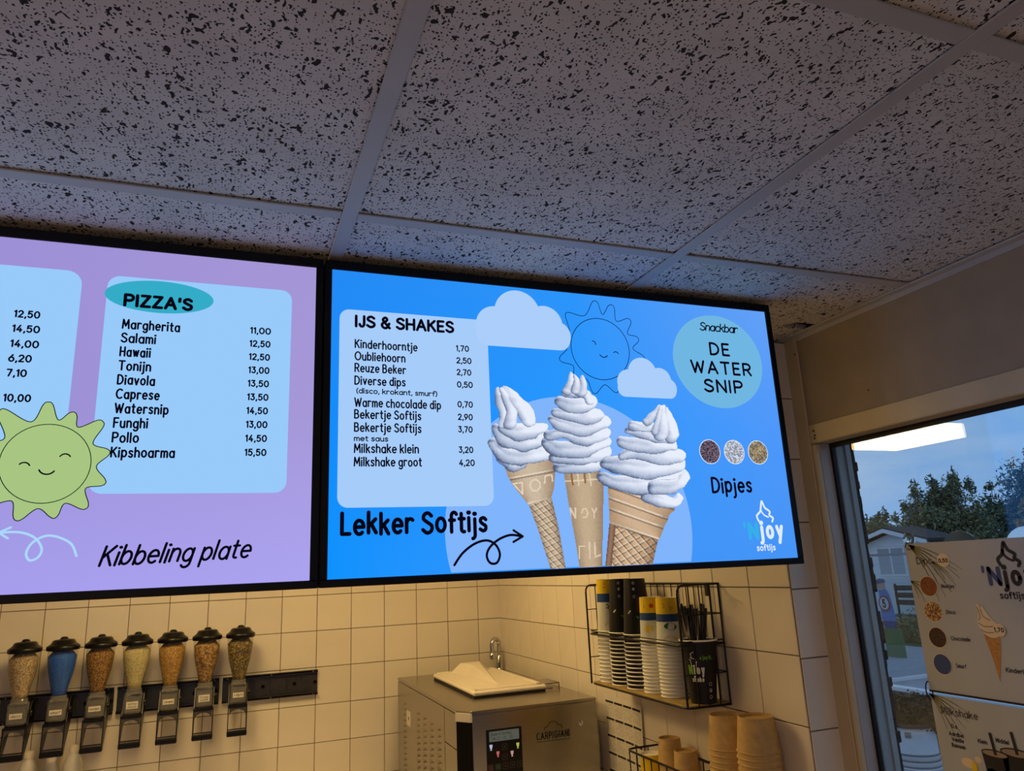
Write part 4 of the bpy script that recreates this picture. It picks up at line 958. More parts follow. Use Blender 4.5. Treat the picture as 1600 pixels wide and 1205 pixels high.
# ================================================================= PAPER CUPS
def cup_prof(h, rb, rt):
    return [(rt - .0014, .0012), (rt - .0006, 0), (rt + .0018, .0004), (rt + .0026, .0018), (rt + .0018, .0034), (rt, .004)]
def cup_mesh(name, mats, h, rb, rt, bands, n=30, inside=True):
    """inverted cup, mouth down at z=0; bands = [(fraction of height, material index)] from the mouth to the base"""
    prof = cup_prof(h, rb, rt); mis = [0] * 5; last = 0
    for fr, k in bands:
        z = .004 + (h - .004) * fr; prof.append((rt + (rb - rt) * (z / h), z)); mis.append(k)
    k = bands[-1][1]
    prof += [(rb - .0016, h), (rb - .0026, h - .007), (.0004, h - .007)]; mis += [k, 0 if len(mats) < 2 else len(mats) - 1, len(mats) - 1]
    m = MB()
    if inside:
        prof = [(.0004, h - .009), (rb - .0038, h - .009)] + prof; mis = [0, 0] + mis
    m.lathe(prof, 0, 0, n, mis=mis)
    return m.mesh(name, mats, smooth=.9)
mat('cup_black', (13, 12, 13), .4, var=.15, spec=.4); mat('cup_yellow', (236, 200, 16), .45, var=.03); mat('cup_blue', (18, 66, 128), .45, var=.1); mat('cup_pale', (216, 216, 202), .5, var=.05)
mat('print_green', (120, 180, 40), .5); mat('print_red', (200, 60, 30), .5); mat('print_leaf', (44, 92, 40), .5); mat('print_white', (225, 222, 212), .5); mat('sand', (214, 196, 150), .6)
me_black = cup_mesh('paper_cup', ['cup_white', 'cup_black', 'cup_black'], .165, .0325, .0445, [(.98, 1), (1, 1)])
me_yel = cup_mesh('paper_cup', ['cup_white', 'cup_pale', 'cup_blue', 'cup_yellow', 'cup_white'], .120, .0310, .0370, [(.44, 1), (.62, 2), (1, 3)])
me_tall = cup_mesh('paper_cup', ['cup_white', 'cup_pale', 'cup_blue', 'cup_yellow', 'cup_white'], .165, .0300, .0360, [(.55, 1), (.72, 2), (1, 3)])
me_kraft = cup_mesh('kraft_cup', ['kraft'], .078, .0415, .0505, [(1, 0)])
me_ksmall = cup_mesh('kraft_cup', ['kraft'], .100, .0300, .0385, [(1, 0)])
def cone_map(cx, cy, z0, h, rb, rt, ang0, flip=True, lift=.0004):
    """(u mm around, v mm down from the top) on the cup wall; ang0 = azimuth of u=0"""
    def f(u, v):
        z = z0 + h - v / 1000 if flip else z0 + h - v / 1000
        fr = (z - z0) / h; r = (rt + (rb - rt) * fr if flip else rb + (rt - rb) * fr) + lift
        a = ang0 + u / 1000 / ((rb + rt) / 2)
        return (cx + r * math.cos(a), cy + r * math.sin(a), z)
    return f
ORD = ['topmost', 'second from the top', 'third from the top', 'fourth from the top', 'fifth from the top', 'sixth from the top', 'seventh from the top', 'eighth from the top', 'ninth from the top', 'tenth from the top', 'eleventh from the top', 'twelfth from the top', 'thirteenth from the top', 'fourteenth from the top', 'fifteenth from the top', 'sixteenth from the top', 'seventeenth from the top', 'eighteenth from the top', 'nineteenth from the top', 'twentieth from the top', 'third from the bottom', 'second from the bottom', 'second from the bottom', 'lowest']
def stack(me, cx, cy, z0, n, pitch, what, group, name='paper_cup'):
    lst = []
    for k in range(n):
        o = inst(name, me, None, (cx + random.uniform(-.0003, .0003), cy + random.uniform(-.0003, .0003), z0 + pitch * k))
        w_ = ORD[n - 1 - k] if n - 1 - k < 18 or k > 4 else ['lowest one', 'second from the bottom', 'third from the bottom', 'fourth from the bottom', 'fifth from the bottom'][k]
        if k == 0 and n > 1: w_ = 'lowest one'
        tag(o, what + ', ' + w_, 'cup', group); lst.append(o)
    return lst
BZ = -.3615
def top_print(o, parts):
    for nm, m, mt_ in parts:
        me = m.mesh(nm, mt_, (0, 0, 0)); me.transform(Matrix.Rotation(-o.rotation_euler.z, 4, 'Z') @ Matrix.Translation(-Vector(o.location)))
        c = bpy.data.objects.new(nm, me); COL.objects.link(c); c.parent = o
A_ = math.atan2(-2.1, -1.17)     # azimuth facing the viewer
def facing(cx, cy): return math.atan2(-cy, -cx)
# tall yellow stack
L = stack(me_tall, 1.171, 2.248, BZ, 14, .0118, 'tall yellow cup in leftmost rack stack', 'tall yellow cups, leftmost stack')
o = L[-1]; f = cone_map(1.171, 2.248, o.location.z, .165, .0300, .0360, facing(1.171, 2.248)); m = MB()
for pts in ([(6, 105), (6, 84)], [(6, 86), (-2, 78)], [(6, 86), (13, 79)], [(6, 90), (-3, 90)], [(6, 90), (14, 92)]): ribbon(m, pts, 3, f)
top_print(o, [('palm_print', m, 'print_leaf')])
m = MB(); ribbon(m, [(-8, 14), (-2, 16)], 2, f); ribbon(m, [(-9, 26), (-3, 24)], 2, f); top_print(o, [('red_print', m, 'print_red')])
m = MB(); ribbon(m, smooth_curve([(-10, 145), (-4, 138), (4, 136), (10, 144)], k=4), 5, f); top_print(o, [('sand_print', m, 'sand')])
for (sx, sy, wh) in ((1.179, 2.166, 'left'), (1.181, 2.074, 'right')):
    L = stack(me_black, sx, sy, BZ, 14, .0118, f'upside-down black cup in the {wh} black rack stack', f'black cups, {wh} black stack')
    o = L[-1]; z0 = o.location.z; f = cone_map(sx, sy, z0, .165, .0325, .0445, facing(sx, sy)); m = MB()
    for v in (52, 30, 12): ringline(m, -5, v, 3.4, 3.4, .9, f, n=14)
    lettering(m, '2', -6.6, 33, 3.4, 5, .8, f)
    ribbon(m, smooth_curve([(13, 88), (15, 78), (18, 72), (16, 66)], k=4), 3, f); ribbon(m, [(22, 90), (20, 76), (23, 68)], 3.4, f); ribbon(m, [(-26, 100), (-20, 94)], 4, f)
    top_print(o, [('mark_print', m, 'print_white')])
    fi = lambda u, v, f=f: f(-u, v)
    m = MB(); f_rot = lambda u, v, f=f: f(6 - u + 8, 118 - v + 0)
    lettering(m, 'n joy it..', -8, 8, 26, 6.5, 1.2, f_rot); top_print(o, [('slogan_print', m, 'print_green')])
for (sx, sy, wh) in ((1.179, 1.986, 'left'), (1.180, 1.896, 'right')):
    L = stack(me_yel, sx, sy, BZ, 16, .0097, f'short yellow cup in the {wh} short rack stack', f'short yellow cups, {wh} stack')
    o = L[-1]; f = cone_map(sx, sy, o.location.z, .120, .0310, .0370, facing(sx, sy))
    m = MB(); u0 = -10 if wh == 'left' else 28
    if wh == 'left':
        disc(m, u0, 88, 7.5, 7.5, f, n=20)
        for k in range(12): a = k * PI / 6; ribbon(m, [(u0 + 8 * math.cos(a), 88 + 8 * math.sin(a)), (u0 + 13 * math.cos(a), 88 + 13 * math.sin(a))], 1.8, f)
        top_print(o, [('sun_print', m, 'cup_yellow')])
        m = MB(); flat(m, smooth_curve([(14, 76), (26, 70), (34, 74), (30, 82), (20, 80)], True, 3), f); top_print(o, [('island_print', m, 'print_leaf')])
        m = MB(); disc(m, 2, 24, 7, 6.5, lambda u, v: f(u, v), n=18); top_print(o, [('ball_print', m, 'print_red')])
        m = MB(); ribbon(m, [(-2, 22), (6, 28)], 2.4, lambda u, v, f=f: f(u, v)); 
        m2 = MB(); [ribbon(m2, q, 1.8, f) for q in ([(16, 16), (24, 18)], [(-22, 20), (-22, 30)])]; top_print(o, [('red_print', m2, 'print_red')])
    else:
        flat(m, smooth_curve([(-14, 76), (-2, 67), (14, 70), (22, 80), (10, 88), (-6, 84)], True, 3), f); top_print(o, [('island_print', m, 'print_leaf')])
        m = MB(); ribbon(m, smooth_curve([(-16, 112), (-4, 104), (8, 106), (20, 112)], k=4), 6, f); top_print(o, [('sand_print', m, 'sand')])
        m = MB(); [ribbon(m, q, 1.6, f) for q in ([(-16, 16), (-10, 18)], [(-14, 26), (-8, 24)], [(6, 24), (12, 34)], [(12, 24), (16, 30)])]; top_print(o, [('red_print', m, 'print_red')])
# upright shake cup full of straws
cx, cy, ch = 1.190, 1.774, .160
t = thing('shake_cup', (cx, cy, BZ), 'upright black shake cup holding black straws at the right end of the wall rack', 'cup')
rb, rt = .0335, .0490
obj('cup_wall', MB().lathe([(rb - .002, BZ + .001), (rb, BZ + .0005), (rb, BZ + .003), (rt - .0005, BZ + ch - .004), (rt - .002, BZ + ch - .004), (rb - .002, BZ + .008), (.0004, BZ + .008)], cx, cy, 36), 'cup_black', t, smooth=.9)
obj('cup_rim', MB().lathe([(rt - .0018, BZ + ch - .004), (rt - .001, BZ + ch - .0005), (rt + .0016, BZ + ch), (rt + .003, BZ + ch - .002), (rt + .0016, BZ + ch - .0045), (rt - .0006, BZ + ch - .005), (rt - .0018, BZ + ch - .004)], cx, cy, 36), 'cup_white', t, smooth=3.2)
f = cone_map(cx, cy, BZ, ch, rb, rt, facing(cx, cy), flip=False)
m = MB(); lettering(m, 'joy', -19, 84, 29, 21, 4.6, f, gap=4); lettering(m, 'shake', -26, 103, 33, 10, 2.4, f)
ribbon(m, [(-24, 44), (-10, 48)], 2, f); ribbon(m, [(-27, 49), (-8, 54)], 2, f); ribbon(m, [(-20, 44), (-22, 34), (-13, 29)], 1.8, f); ribbon(m, [(-9, 54), (-11, 70)], 1.8, f); ribbon(m, [(-24, 52), (-22, 66)], 1.8, f)
for v in (110, 126, 142): ringline(m, 24, v, 4, 4, .9, f, n=14)
lettering(m, '2', 22.4, 129, 3.4, 5, .9, f); obj('white_print', m, 'print_white', t)
m = MB(); lettering(m, 'N', -33, 84, 12, 20, 4.6, f); lettering(m, 'n joy it..', 0, 48, 33, 8.5, 1.6, f); obj('green_print', m, 'print_green', t)
mm, tt, bb = nodes_mat('straw_stripe'); wv = tt.nodes.new('ShaderNodeTexWave'); wv.inputs['Scale'].default_value = 14; wv.inputs['Distortion'].default_value = .5
tt.links.new(coords(tt, (2.4, 2.4, 1)), wv.inputs['Vector']); tt.links.new(rampn(tt, wv.outputs[0], [(.93, lin((20, 18, 20))), (.96, lin((150, 146, 140)))]), bb.inputs['Base Color']); bb.inputs['Roughness'].default_value = .35
rs = random.Random(11)
for k in range(15):
    left = k < 10
    a = rs.uniform(0, 2 * PI); rr_ = rs.uniform(.002, .015)
    bx, by = cx + rr_ * math.cos(a), cy + rr_ * math.sin(a)
    dy = rs.uniform(.012, .050) if left else rs.uniform(-.046, -.022); dx = rs.uniform(-.022, .022)
    ln = .205 + rs.uniform(-.012, .010); nx = cx + dx * .9 - bx + 0; nyy = cy + dy - by
    tip = Vector((bx + nx, by + nyy, BZ + .155 + .088 + rs.uniform(-.012, .008))); base = Vector((bx, by, BZ + .012))
    o = obj('straw', MB().tube([base, base.lerp(tip, .5), tip], .0048, 8), 'straw_stripe', None, org=tuple(base), smooth=.8)
    tag(o, 'black wrapped straw standing in the upright black shake cup', 'straw', 'straws in the shake cup')

# ================================================================= WIRE RACK on the right wall
def rail_path(pts, r=.012, k=4):
    """polyline with rounded corners"""
    P = [Vector(p) for p in pts]; o = [P[0]]
    for i in range(1, len(P) - 1):
        a = (P[i - 1] - P[i]).normalized(); b = (P[i + 1] - P[i]).normalized(); s0 = P[i] + a * r; s1 = P[i] + b * r
        for j in range(k + 1): q = j / k; o.append((s0 * (1 - q) + P[i] * q) * (1 - q) + (P[i] * (1 - q) + s1 * q) * q)
    return o + [P[-1]]
RX, WXX = 1.118, XR - .005
RY0, RY1, RZ0, RZ1 = 1.742, 2.292, -.368, -.0605
t = thing('wire_rack', (WXX, 2.0, RZ0), 'black wire rack with wooden base on the right tiled wall, full of cups', 'wire rack')
obj('base_board', MB().box(RX + .003, WXX, RY0 + .004, RY1 - .004, RZ0 + .0005, BZ, b=.001), 'board_wood', t)
def U(z, r=.028): return rail_path([(WXX, RY1, z), (RX, RY1, z), (RX, RY0, z), (WXX, RY0, z)], r, 5)
for z, th in ((RZ0 + .001, .0030), ((RZ0 + RZ1) / 2, .0034)): obj('front_rail', MB().tube(U(z), th, 6), 'black_wire', t, smooth=1.2)
obj('front_rail', MB().tube(U(-.210 + .005), .0018, 6), 'black_wire', t, smooth=1.2)
for y, nm in ((RY0, 'end_frame'), (RY1, 'end_frame')):
    obj(nm, MB().tube(rail_path([(WXX, y, RZ1), (RX, y, RZ1), (RX, y, RZ0)], .022, 5), .0030, 6), 'black_wire', t, smooth=1.2)
    for z in (-.138, -.287): obj('cross_wire', MB().tube([(WXX, y, z), (RX, y, z)], .0016, 5), 'black_wire', t)
    for x in (1.153, 1.186, 1.219): obj('end_wire', MB().tube([(x, y, RZ1), (x, y, RZ0)], .0018, 5), 'black_wire', t)
obj('top_rail', MB().tube([(WXX, RY0, RZ1), (WXX, RY1, RZ1)], .0030, 6), 'black_wire', t)
for z in (-.138, -.287): obj('cross_wire', MB().tube([(WXX, RY0, z), (WXX, RY1, z)], .0018, 5), 'black_wire', t)
for k in range(15):
    y = RY0 + (RY1 - RY0) * k / 14
    obj('back_wire', MB().tube([(WXX - .002, y, RZ1), (WXX - .002, y, RZ0)], .0028 if k in (0, 14) else .0016, 5), 'black_wire', t)
for y in (1.80, 2.23): obj('hanging_eye', MB().box(WXX - .001, WXX + .0015, y - .008, y + .008, RZ1 - .034, RZ1 - .002, b=.0008), 'black_wire', t)
# price strip below the band
obj('hook_clip', MB().box(RX - .003, RX + .003, 2.04, 2.046, -.225, -.205, b=.001), 'black_wire', t)

# lower basket with coffee cups
BX, BY0, BY1, BT, BB = 1.135, 1.80, 2.125, -.535, -.70
t = thing('wire_basket', (WXX, 2.0, BB), 'small black wire basket under the rack, holding brown and yellow cups', 'basket')
def UB(z, r=.03): return rail_path([(WXX, BY1, z), (BX, BY1, z), (BX, BY0, z), (WXX, BY0, z)], r, 5)
for z, th in ((BT, .0032), (BB, .0028), (-.62, .0018)): obj('hoop', MB().tube(UB(z), th, 6), 'black_wire', t, smooth=1.2)
obj('back_rail', MB().tube([(WXX, BY0, BT), (WXX, BY1, BT)], .0032, 6), 'black_wire', t); obj('back_rail', MB().tube([(WXX, BY0, BB), (WXX, BY1, BB)], .0028, 6), 'black_wire', t)
for k in range(8):
    y = BY0 + .02 + (BY1 - BY0 - .04) * k / 7
    obj('upright_wire', MB().tube([(BX, y, BT), (BX, y, BB)], .0018, 5), 'black_wire', t); obj('upright_wire', MB().tube([(WXX, y, BT), (WXX, y, BB)], .0018, 5), 'black_wire', t)
    obj('floor_wire', MB().tube([(BX, y, BB), (WXX, y, BB)], .0018, 5), 'black_wire', t)
for x in (1.17, 1.21):
    for y in (BY0, BY1): obj('upright_wire', MB().tube([(x, y, BT), (x, y, BB)], .0018, 5), 'black_wire', t)
stack(me_yel, 1.182, 2.062, BB + .002, 5, .0097, 'yellow cup stacked in the lower basket', 'yellow cups in the wire basket')
stack(me_ksmall, 1.190, 1.966, BB + .002, 10, .0130, 'small brown cup in the taller basket stack', 'brown cups, taller basket stack', 'kraft_cup')
stack(me_ksmall, 1.178, 1.868, BB + .002, 9, .0130, 'small brown cup in the shorter basket stack', 'brown cups, shorter basket stack', 'kraft_cup')
# big brown cups on an added worktop
sf = thing('worktop', (1.0, 1.95, FL), 'added pale worktop along the right wall, carrying two brown cup stacks and bouncing light', 'worktop')  # unseen counter added under the cups, also bouncing light onto the right wall
obj('top_slab', MB().box(.74, XR - .005, 1.474, 2.23, -.80, -.76, b=.004), 'worktop_white', sf)
obj('carcass', MB().box(.78, XR - .005, 1.49, 2.22, FL, -.80), 'white_plastic', sf)
stack(me_kraft, 1.196, 1.692, -.7585, 23, .0137, 'large brown cup in the left wall stack', 'large brown cups, left tall stack', 'kraft_cup')
stack(me_kraft, 1.198, 1.578, -.7585, 24, .0137, 'large brown cup in the right wall stack', 'large brown cups, right tall stack', 'kraft_cup')

# calendar sheet
t = thing('wall_calendar', (XR - .006, 2.345, -.74), 'printed white year calendar sheet taped to the right wall under the rack', 'calendar')
def cal(u, v, l=0):
    y = 2.478 - u / 1000; c = max(0, (u - 150) / 115) ** 2 * .010 * (.4 + v / 300)
    return (XR - .0050 - c - l * .0004, y, -.436 - v / 1000)
m = MB(); nu, nv = 12, 10
for j in range(nv + 1):
    for i in range(nu + 1): m.v.append(cal(265 * i / nu, 300 * j / nv))
for j in range(nv):
    for i in range(nu): m.f.append((j * (nu + 1) + i, j * (nu + 1) + i + 1, (j + 1) * (nu + 1) + i + 1, (j + 1) * (nu + 1) + i)); m.mi.append(0)
obj('sheet', m, 'paper', t, smooth=3.2)
c1 = lambda u, v: cal(u, v, 1)
m = MB(); m2 = MB(); rs = random.Random(5)
for r in range(5):
    for c in range(4):
        u0 = 10 + c * 63; v0 = 17 + r * 55
        for q in range(3): flat(m, [(u0 + q * 19, v0), (u0 + q * 19 + 18.8, v0), (u0 + q * 19 + 18.8, v0 + 7), (u0 + q * 19, v0 + 7)], c1)
        for line in range(9):
            v = v0 + 11 + line * 4.4; u = u0 + 1
            while u < u0 + 54:
                wd = rs.uniform(2.5, 6)
                if rs.random() < .72: ribbon(m2, [(u, v), (u + wd, v)], 1.1, c1, cap=2)
                u += wd + 3.2
obj('month_bar', m, 'ink', t)['kind'] = 'stuff'; obj('small_print', m2, 'grey_ink', t)['kind'] = 'stuff'

# ================================================================= POSTERS in the window
PX = 1.375
mat('poster_paper', (178, 181, 184), .55, var=.05, nscale=7); mat('poster_black', (26, 20, 22), .6); mat('palm_olive', (138, 134, 84), .7, var=.2); mat('poster_blue', (60, 72, 120), .6); mat('print_cream', (226, 204, 168), .6); mat('wafer_print', (186, 130, 66), .6, var=.2, nscale=200); mat('cream_shade', (150, 132, 112), .6)
speckle('print_nuts', [(160, 84, 30), (130, 62, 20), (186, 104, 44)], 700, bmp=0); speckle('print_disco', [(222, 180, 120), (190, 130, 70), (240, 210, 150), (120, 70, 40)], 420, bmp=0); speckle('print_choco', [(74, 40, 32), (96, 56, 42), (58, 32, 28)], 600, bmp=0); speckle('print_smurf', [(66, 92, 160), (56, 82, 148)], 700, bmp=0)
def poster(z0, h, label):
    t = thing('window_poster', (PX, 1.016, z0 - h), label, 'poster', 'posters hanging in the window')
    obj('sheet', MB().box(PX, PX + .0012, .806, 1.226, z0 - h, z0), 'poster_paper', t)
    return t
def pmap(z0, l): return lambda u, v: (PX - .0003 * l, 1.226 - u / 1000, z0 - v / 1000)
def palm(mb, f, u, v, L, a0, a1, n):
    for k in range(n):
        a = math.radians(a0 + (a1 - a0) * k / (n - 1)); r = L * (.7 + .3 * math.sin(k * 2.1))
        ribbon(mb, smooth_curve([(u, v), (u + r * .5 * math.cos(a - .12), v + r * .5 * math.sin(a - .12)), (u + r * math.cos(a), v + r * math.sin(a))], k=4), 1.3, f, cap=2)
z0 = .0168
p1 = poster(z0, .297, 'upper window poster of dips with a cone and four round toppings'); f1 = pmap(z0, 1); f2 = pmap(z0, 2); f3 = pmap(z0, 3)
m = MB(); palm(m, f1, 10, 2, 135, 22, 66, 17); palm(m, f1, -0, 78, 52, 10, 70, 10); palm(m, f1, 60, 40, 60, 10, 70, 9); obj('palm_print', m, 'palm_olive', p1)['kind'] = 'stuff'
m = MB(); lettering(m, 'Dips', 23, 43, 38, 13, 2.2, f2); obj('heading_text', m, 'grey_ink', p1)
m = MB(); disc(m, 88, 37, 14, 13.5, f2); obj('price_badge', m, 'print_cream', p1)
m = MB(); lettering(m, '0,50', 77, 41, 22, 7, 1.8, f3); lettering(m, '1,70', 171, 172, 20, 7, 1.8, f3); obj('price_text', m, 'ink', p1)
for (v, nm, tx, u1) in ((89, 'print_nuts', 'Nootjes', 29), (140, 'print_disco', 'Disco', 21), (191, 'print_choco', 'Chocolade', 43), (243, 'print_smurf', 'Smurf', 23)):
    m = MB(); disc(m, 42.5, v, 21.5, 21, f2); obj('dip_rim', m, 'print_cream', p1)
    m = MB(); disc(m, 42.5, v, 20, 19.5, f3); obj('dip_picture', m, nm, p1)
    m = MB(); lettering(m, tx, 73, v + 3, u1, 7, 1.2, f2); obj('dip_name', m, 'ink', p1)
njoy(p1, f2, 170, 100, 1.06, 'poster_blue', 'poster_black', th=1.45)
m = MB(); lettering(m, 'Kinderijsje', 178, 244, 52, 7.5, 1.4, f2); lettering(m, 'Oubliehoorn', 300, 244, 52, 7.5, 1.4, f2); obj('cone_name', m, 'ink', p1)
for du, s_ in ((0, 1), (120, 1.15)):
    q = lambda P: [(160 + du + (a - 160) * s_, 264 + (b - 264) * s_) for a, b in P]
    m = MB(); fan(m, q([(147, 178), (180, 176), (177, 200), (162, 265), (157, 225)]), q([(163, 195)])[0], f2); obj('wafer_cone', m, 'wafer_print', p1)
    m = MB(); fan(m, smooth_curve(q([(143, 122), (148, 124), (150, 131), (154, 125), (163, 140), (170, 150), (180, 160), (182, 174), (170, 184), (152, 180), (141, 166), (139, 154), (143, 142)]), True, 4), q([(158, 160)])[0], f3); obj('soft_ice', m, 'print_cream', p1)
    m = MB(); f4_ = pmap(z0, 4)
    for P in ([(144, 128), (147, 145), (143, 152)], [(150, 132), (154, 145), (166, 152)], [(141, 158), (154, 164), (176, 162)], [(143, 170), (156, 175), (176, 173)]): ribbon(m, smooth_curve(q(P), k=4), 2.0, f4_)
    obj('ice_fold', m, 'cream_shade', p1)
m = MB(); disc(m, 181, 169, 12.5, 12, f2 if 0 else pmap(z0, 5)); obj('price_badge', m, 'print_cream', p1)
m = MB(); lettering(m, '1,70', 171, 172, 20, 7, 1.8, pmap(z0, 6)); obj('price_text', m, 'ink', p1)
z2 = -.289
p2 = poster(z2, .297, 'lower window poster of milkshakes with black cups and straws'); f1 = pmap(z2, 1); f2 = pmap(z2, 2); f3 = pmap(z2, 3)
m = MB(); palm(m, f1, -2, -1, 95, 14, 66, 16); obj('palm_print', m, 'palm_olive', p2)['kind'] = 'stuff'
m = MB(); lettering(m, 'Milkshake', 19, 34, 82, 13, 2.4, f2); obj('heading_text', m, 'grey_ink', p2)
for tx, u, v, wd in (('O.a', 37, 58, 13), ('Aardbei', 29, 73, 33), ('Vanille', 33, 83, 27), ('Banaan', 31, 94, 30), ('Klein', 91, 76, 20), ('Middel', 129, 68, 27), ('Groot', 186, 62, 26)):
    m = MB(); lettering(m, tx, u, v, wd, 6.8, 1.4, f2); obj('flavour_text', m, 'ink', p2)
for du, dv, s_ in ((0, 0, 1), (44, -9, 1.15), (98, -18, 1.3)):
    m = MB(); c_ = 122 + du; v_ = 90 + dv
    flat(m, [(c_ - 27 * s_, v_), (c_ + 27 * s_, v_), (c_ + 18 * s_, v_ + 78 * s_), (c_ - 18 * s_, v_ + 78 * s_)], f2); disc(m, c_, v_, 27.5 * s_, 7 * s_, f2); flat(m, [(c_ - 5, v_ - 36), (c_ + 1, v_ - 37), (c_ + 5, v_ + 2), (c_ - 1, v_ + 2)], pmap(z2, 4)); obj('shake_picture', m, 'poster_black', p2)
    m = MB(); disc(m, c_, v_ + .5, 25 * s_, 5.2 * s_, f3); obj('shake_surface', m, 'cream_shade', p2)
m = MB(); disc(m, 62, 118, 15, 9, f2); disc(m, 84, 108, 7, 6, f2); disc(m, 110, 128, 12, 10, f2); obj('fruit_picture', m, 'print_cream', p2)
m = MB(); flat(m, [(70, 112), (80, 118), (78, 150), (66, 150)], f3); obj('fruit_picture', m, 'cup_yellow', p2)
for i, (y, z) in enumerate(((1.226, -.281), (.812, -.281))):
    o = obj('binder_ring', MB().tube([(PX - .001 + .009 * math.cos(a), y + .002 + (0 if i else -.002), z + .017 * math.sin(a)) for a in np.linspace(0, 2 * PI, 20)[:-1]], .0014, 6, closed=True), 'black_plastic', None, org=(PX, y, z - .017), smooth=3.2)
    tag(o, 'small black ring joining the two window posters at their %s corner' % ('left' if i == 0 else 'right'), 'ring', 'poster rings')
obj('bottom_bar', MB().box(PX - .001, PX + .002, .806, 1.226, z0 - .297 - .0035, z0 - .2965), 'poster_black', p1)
for i, (y, zc, r) in enumerate(((1.219, .026, .015), (1.099, -.008, .045), (.962, -.008, .045))):
    t = thing('suction_cup', (GL - .003, y, zc - r), ['small clear suction hook holding the upper left corner of the window poster', 'large clear suction disc behind the top edge of the window poster, left of two', 'large clear suction disc behind the top edge of the window poster, right of two'][i], 'suction cup', 'suction cups on the window')
    obj('cup_disc', MB().lathe([(r, 0), (r * .985, -.0016), (r * .5, -.0036), (r * .22, -.0042), (.0004, -.0042)], GL - .0015, y, 32, axis='x', cz=zc), 'clear_frosted', t, smooth=.9)
    if i == 0:
        obj('knob', MB().lathe([(.0065, -.003), (.007, -.006), (.0045, -.008), (.0065, -.012), (.006, -.014), (.0004, -.0145)], GL, y, 18, axis='x', cz=zc), 'clear_frosted', t, smooth=.9)
        obj('hook', MB().tube([(GL - .009, y, zc - .004), (GL - .014, y + .003, zc - .016), (PX - .002, y - .002, zc - .022), (PX - .002, y - .008, zc - .021)], .0009, 5), 'black_wire', t)

# ================================================================= OUTDOORS
GZ = -1.95
mat('asphalt', (44, 42, 44), .95, var=.25, nscale=30, bmp=.5); mat('pale_paving', (150, 158, 166), .85, var=.12, nscale=6); mat('lawn', (62, 84, 40), .95, var=.3, nscale=8)
mat('siding_white', (222, 226, 230), .7, var=.05, nscale=4); mat('roof_dark', (46, 46, 50), .8, var=.2); mat('window_dark', (126, 140, 152), .15); mat('tub_white', (214, 216, 218), .45, var=.03); mat('tub_grey', (128, 132, 138), .5)
gd = struct('ground', (9, 6, GZ))
obj('dark_ground', MB().box(XW + .15, 9.25, -25, 40, GZ - .1, GZ), 'asphalt', gd); obj('pale_paving', MB().box(9.25, 13.6, -25, 40, GZ - .1, GZ + .01), 'pale_paving', gd); obj('grass', MB().box(13.6, 60, -25, 60, GZ - .1, GZ + .03), 'lawn', gd)
obj('kerb', MB().box(9.15, 9.27, -25, 40, GZ - .1, GZ + .06, b=.01), 'siding_white', gd)
obj('outer_wall', MB().box(XR + .2, XW + .10, YP + .04, 8, GZ, .7), 'dark_brick', gd) if False else None
# white chalet
hx, y0_, y1_, ya = 16.0, 13.50, 15.66, 14.58
t = thing('white_chalet', (hx + 2.5, ya, GZ), 'small white boarded chalet with a low gable beyond the paving', 'house')
m = MB(); m.prism([(y0_, GZ), (y1_, GZ), (y1_, .20), (ya, .50), (y0_, .20)], lambda a, b, d: (hx + d, a, b), 0, .85); obj('wall', m, 'siding_white', t)
for k in range(18):
    z = GZ + .12 * k + .1
    if z < .18: obj('siding_board', MB().box(hx - .018, hx, y0_, y1_, z, z + .112, b=.004), 'siding_white', t)
for s_ in (-1, 1):
    ye = y1_ + .16 if s_ > 0 else y0_ - .16
    obj('roof_slope', MB().prism([(ya, .57), (ye, .235), (ye, .30), (ya, .64)], lambda a, b, d: (hx - .3 + d, a, b), 0, 1.2), 'roof_dark', t)
    obj('barge_board', MB().prism([(ya, .50), (ye, .165), (ye, .265), (ya, .60)], lambda a, b, d: (hx - .33 + d, a, b), 0, .03), 'tub_white', t)
wn_ = obj('window', MB().box(hx - .05, hx - .015, 14.26, 15.14, -.60, .16, b=.01), 'tub_white', t)
for a in (14.32, 14.74): child('pane', MB().box(hx - .056, hx - .045, a, a + .36, -.54, .10), 'window_dark', wn_)
dr = obj('door', MB().box(hx - .04, hx - .01, 13.62, 14.12, GZ + .02, -.2, b=.01), 'window_dark', t); child('door_handle', MB().box(hx - .07, hx - .04, 14.04, 14.08, -1.1, -1.06), 'chrome', dr)
# child-shaped speed sign
sx_, sy_ = 12.0, 11.38
t = thing('speed_sign', (sx_, sy_, GZ), 'flat child-shaped roadside board holding a round number 5 sign', 'sign')
fm = lambda a, b, d: (sx_ + d + (a) * .0, sy_ - a, b)
mat('sign_blue', (88, 130, 190), .5); mat('sign_green', (60, 110, 60), .5); mat('sign_red', (170, 60, 66), .5); mat('skin_paint', (196, 160, 140), .5); mat('cap_blue', (40, 70, 130), .5)
obj('body_board', MB().prism([(-.13, -1.28), (.20, -1.28), (.13, -.80), (.06, -.68), (-.10, -.68)], fm, -.012, .012), 'sign_blue', t)
obj('head_board', MB().prism([(-.03 + .085 * math.cos(a), -.62 + .095 * math.sin(a)) for a in np.linspace(0, 2 * PI, 18)[:-1]], fm, -.014, .014), 'skin_paint', t)
obj('cap', MB().prism([(-.13, -.60), (.07, -.56), (.05, -.50), (-.03, -.48), (-.11, -.51)], fm, -.018, .018), 'cap_blue', t)
obj('leg_board', MB().prism([(-.10, -1.28), (.18, -1.28), (.16, -1.42), (-.08, -1.42)], fm, -.012, .012), 'cap_blue', t)
obj('base', MB().prism([(-.10, GZ), (.26, GZ), (.26, -1.42), (-.10, -1.42)], fm, -.05, .05), 'sign_green', t)
sf_ = lambda u, v: (sx_ - .026, sy_ - u / 1000, -.957 - v / 1000)
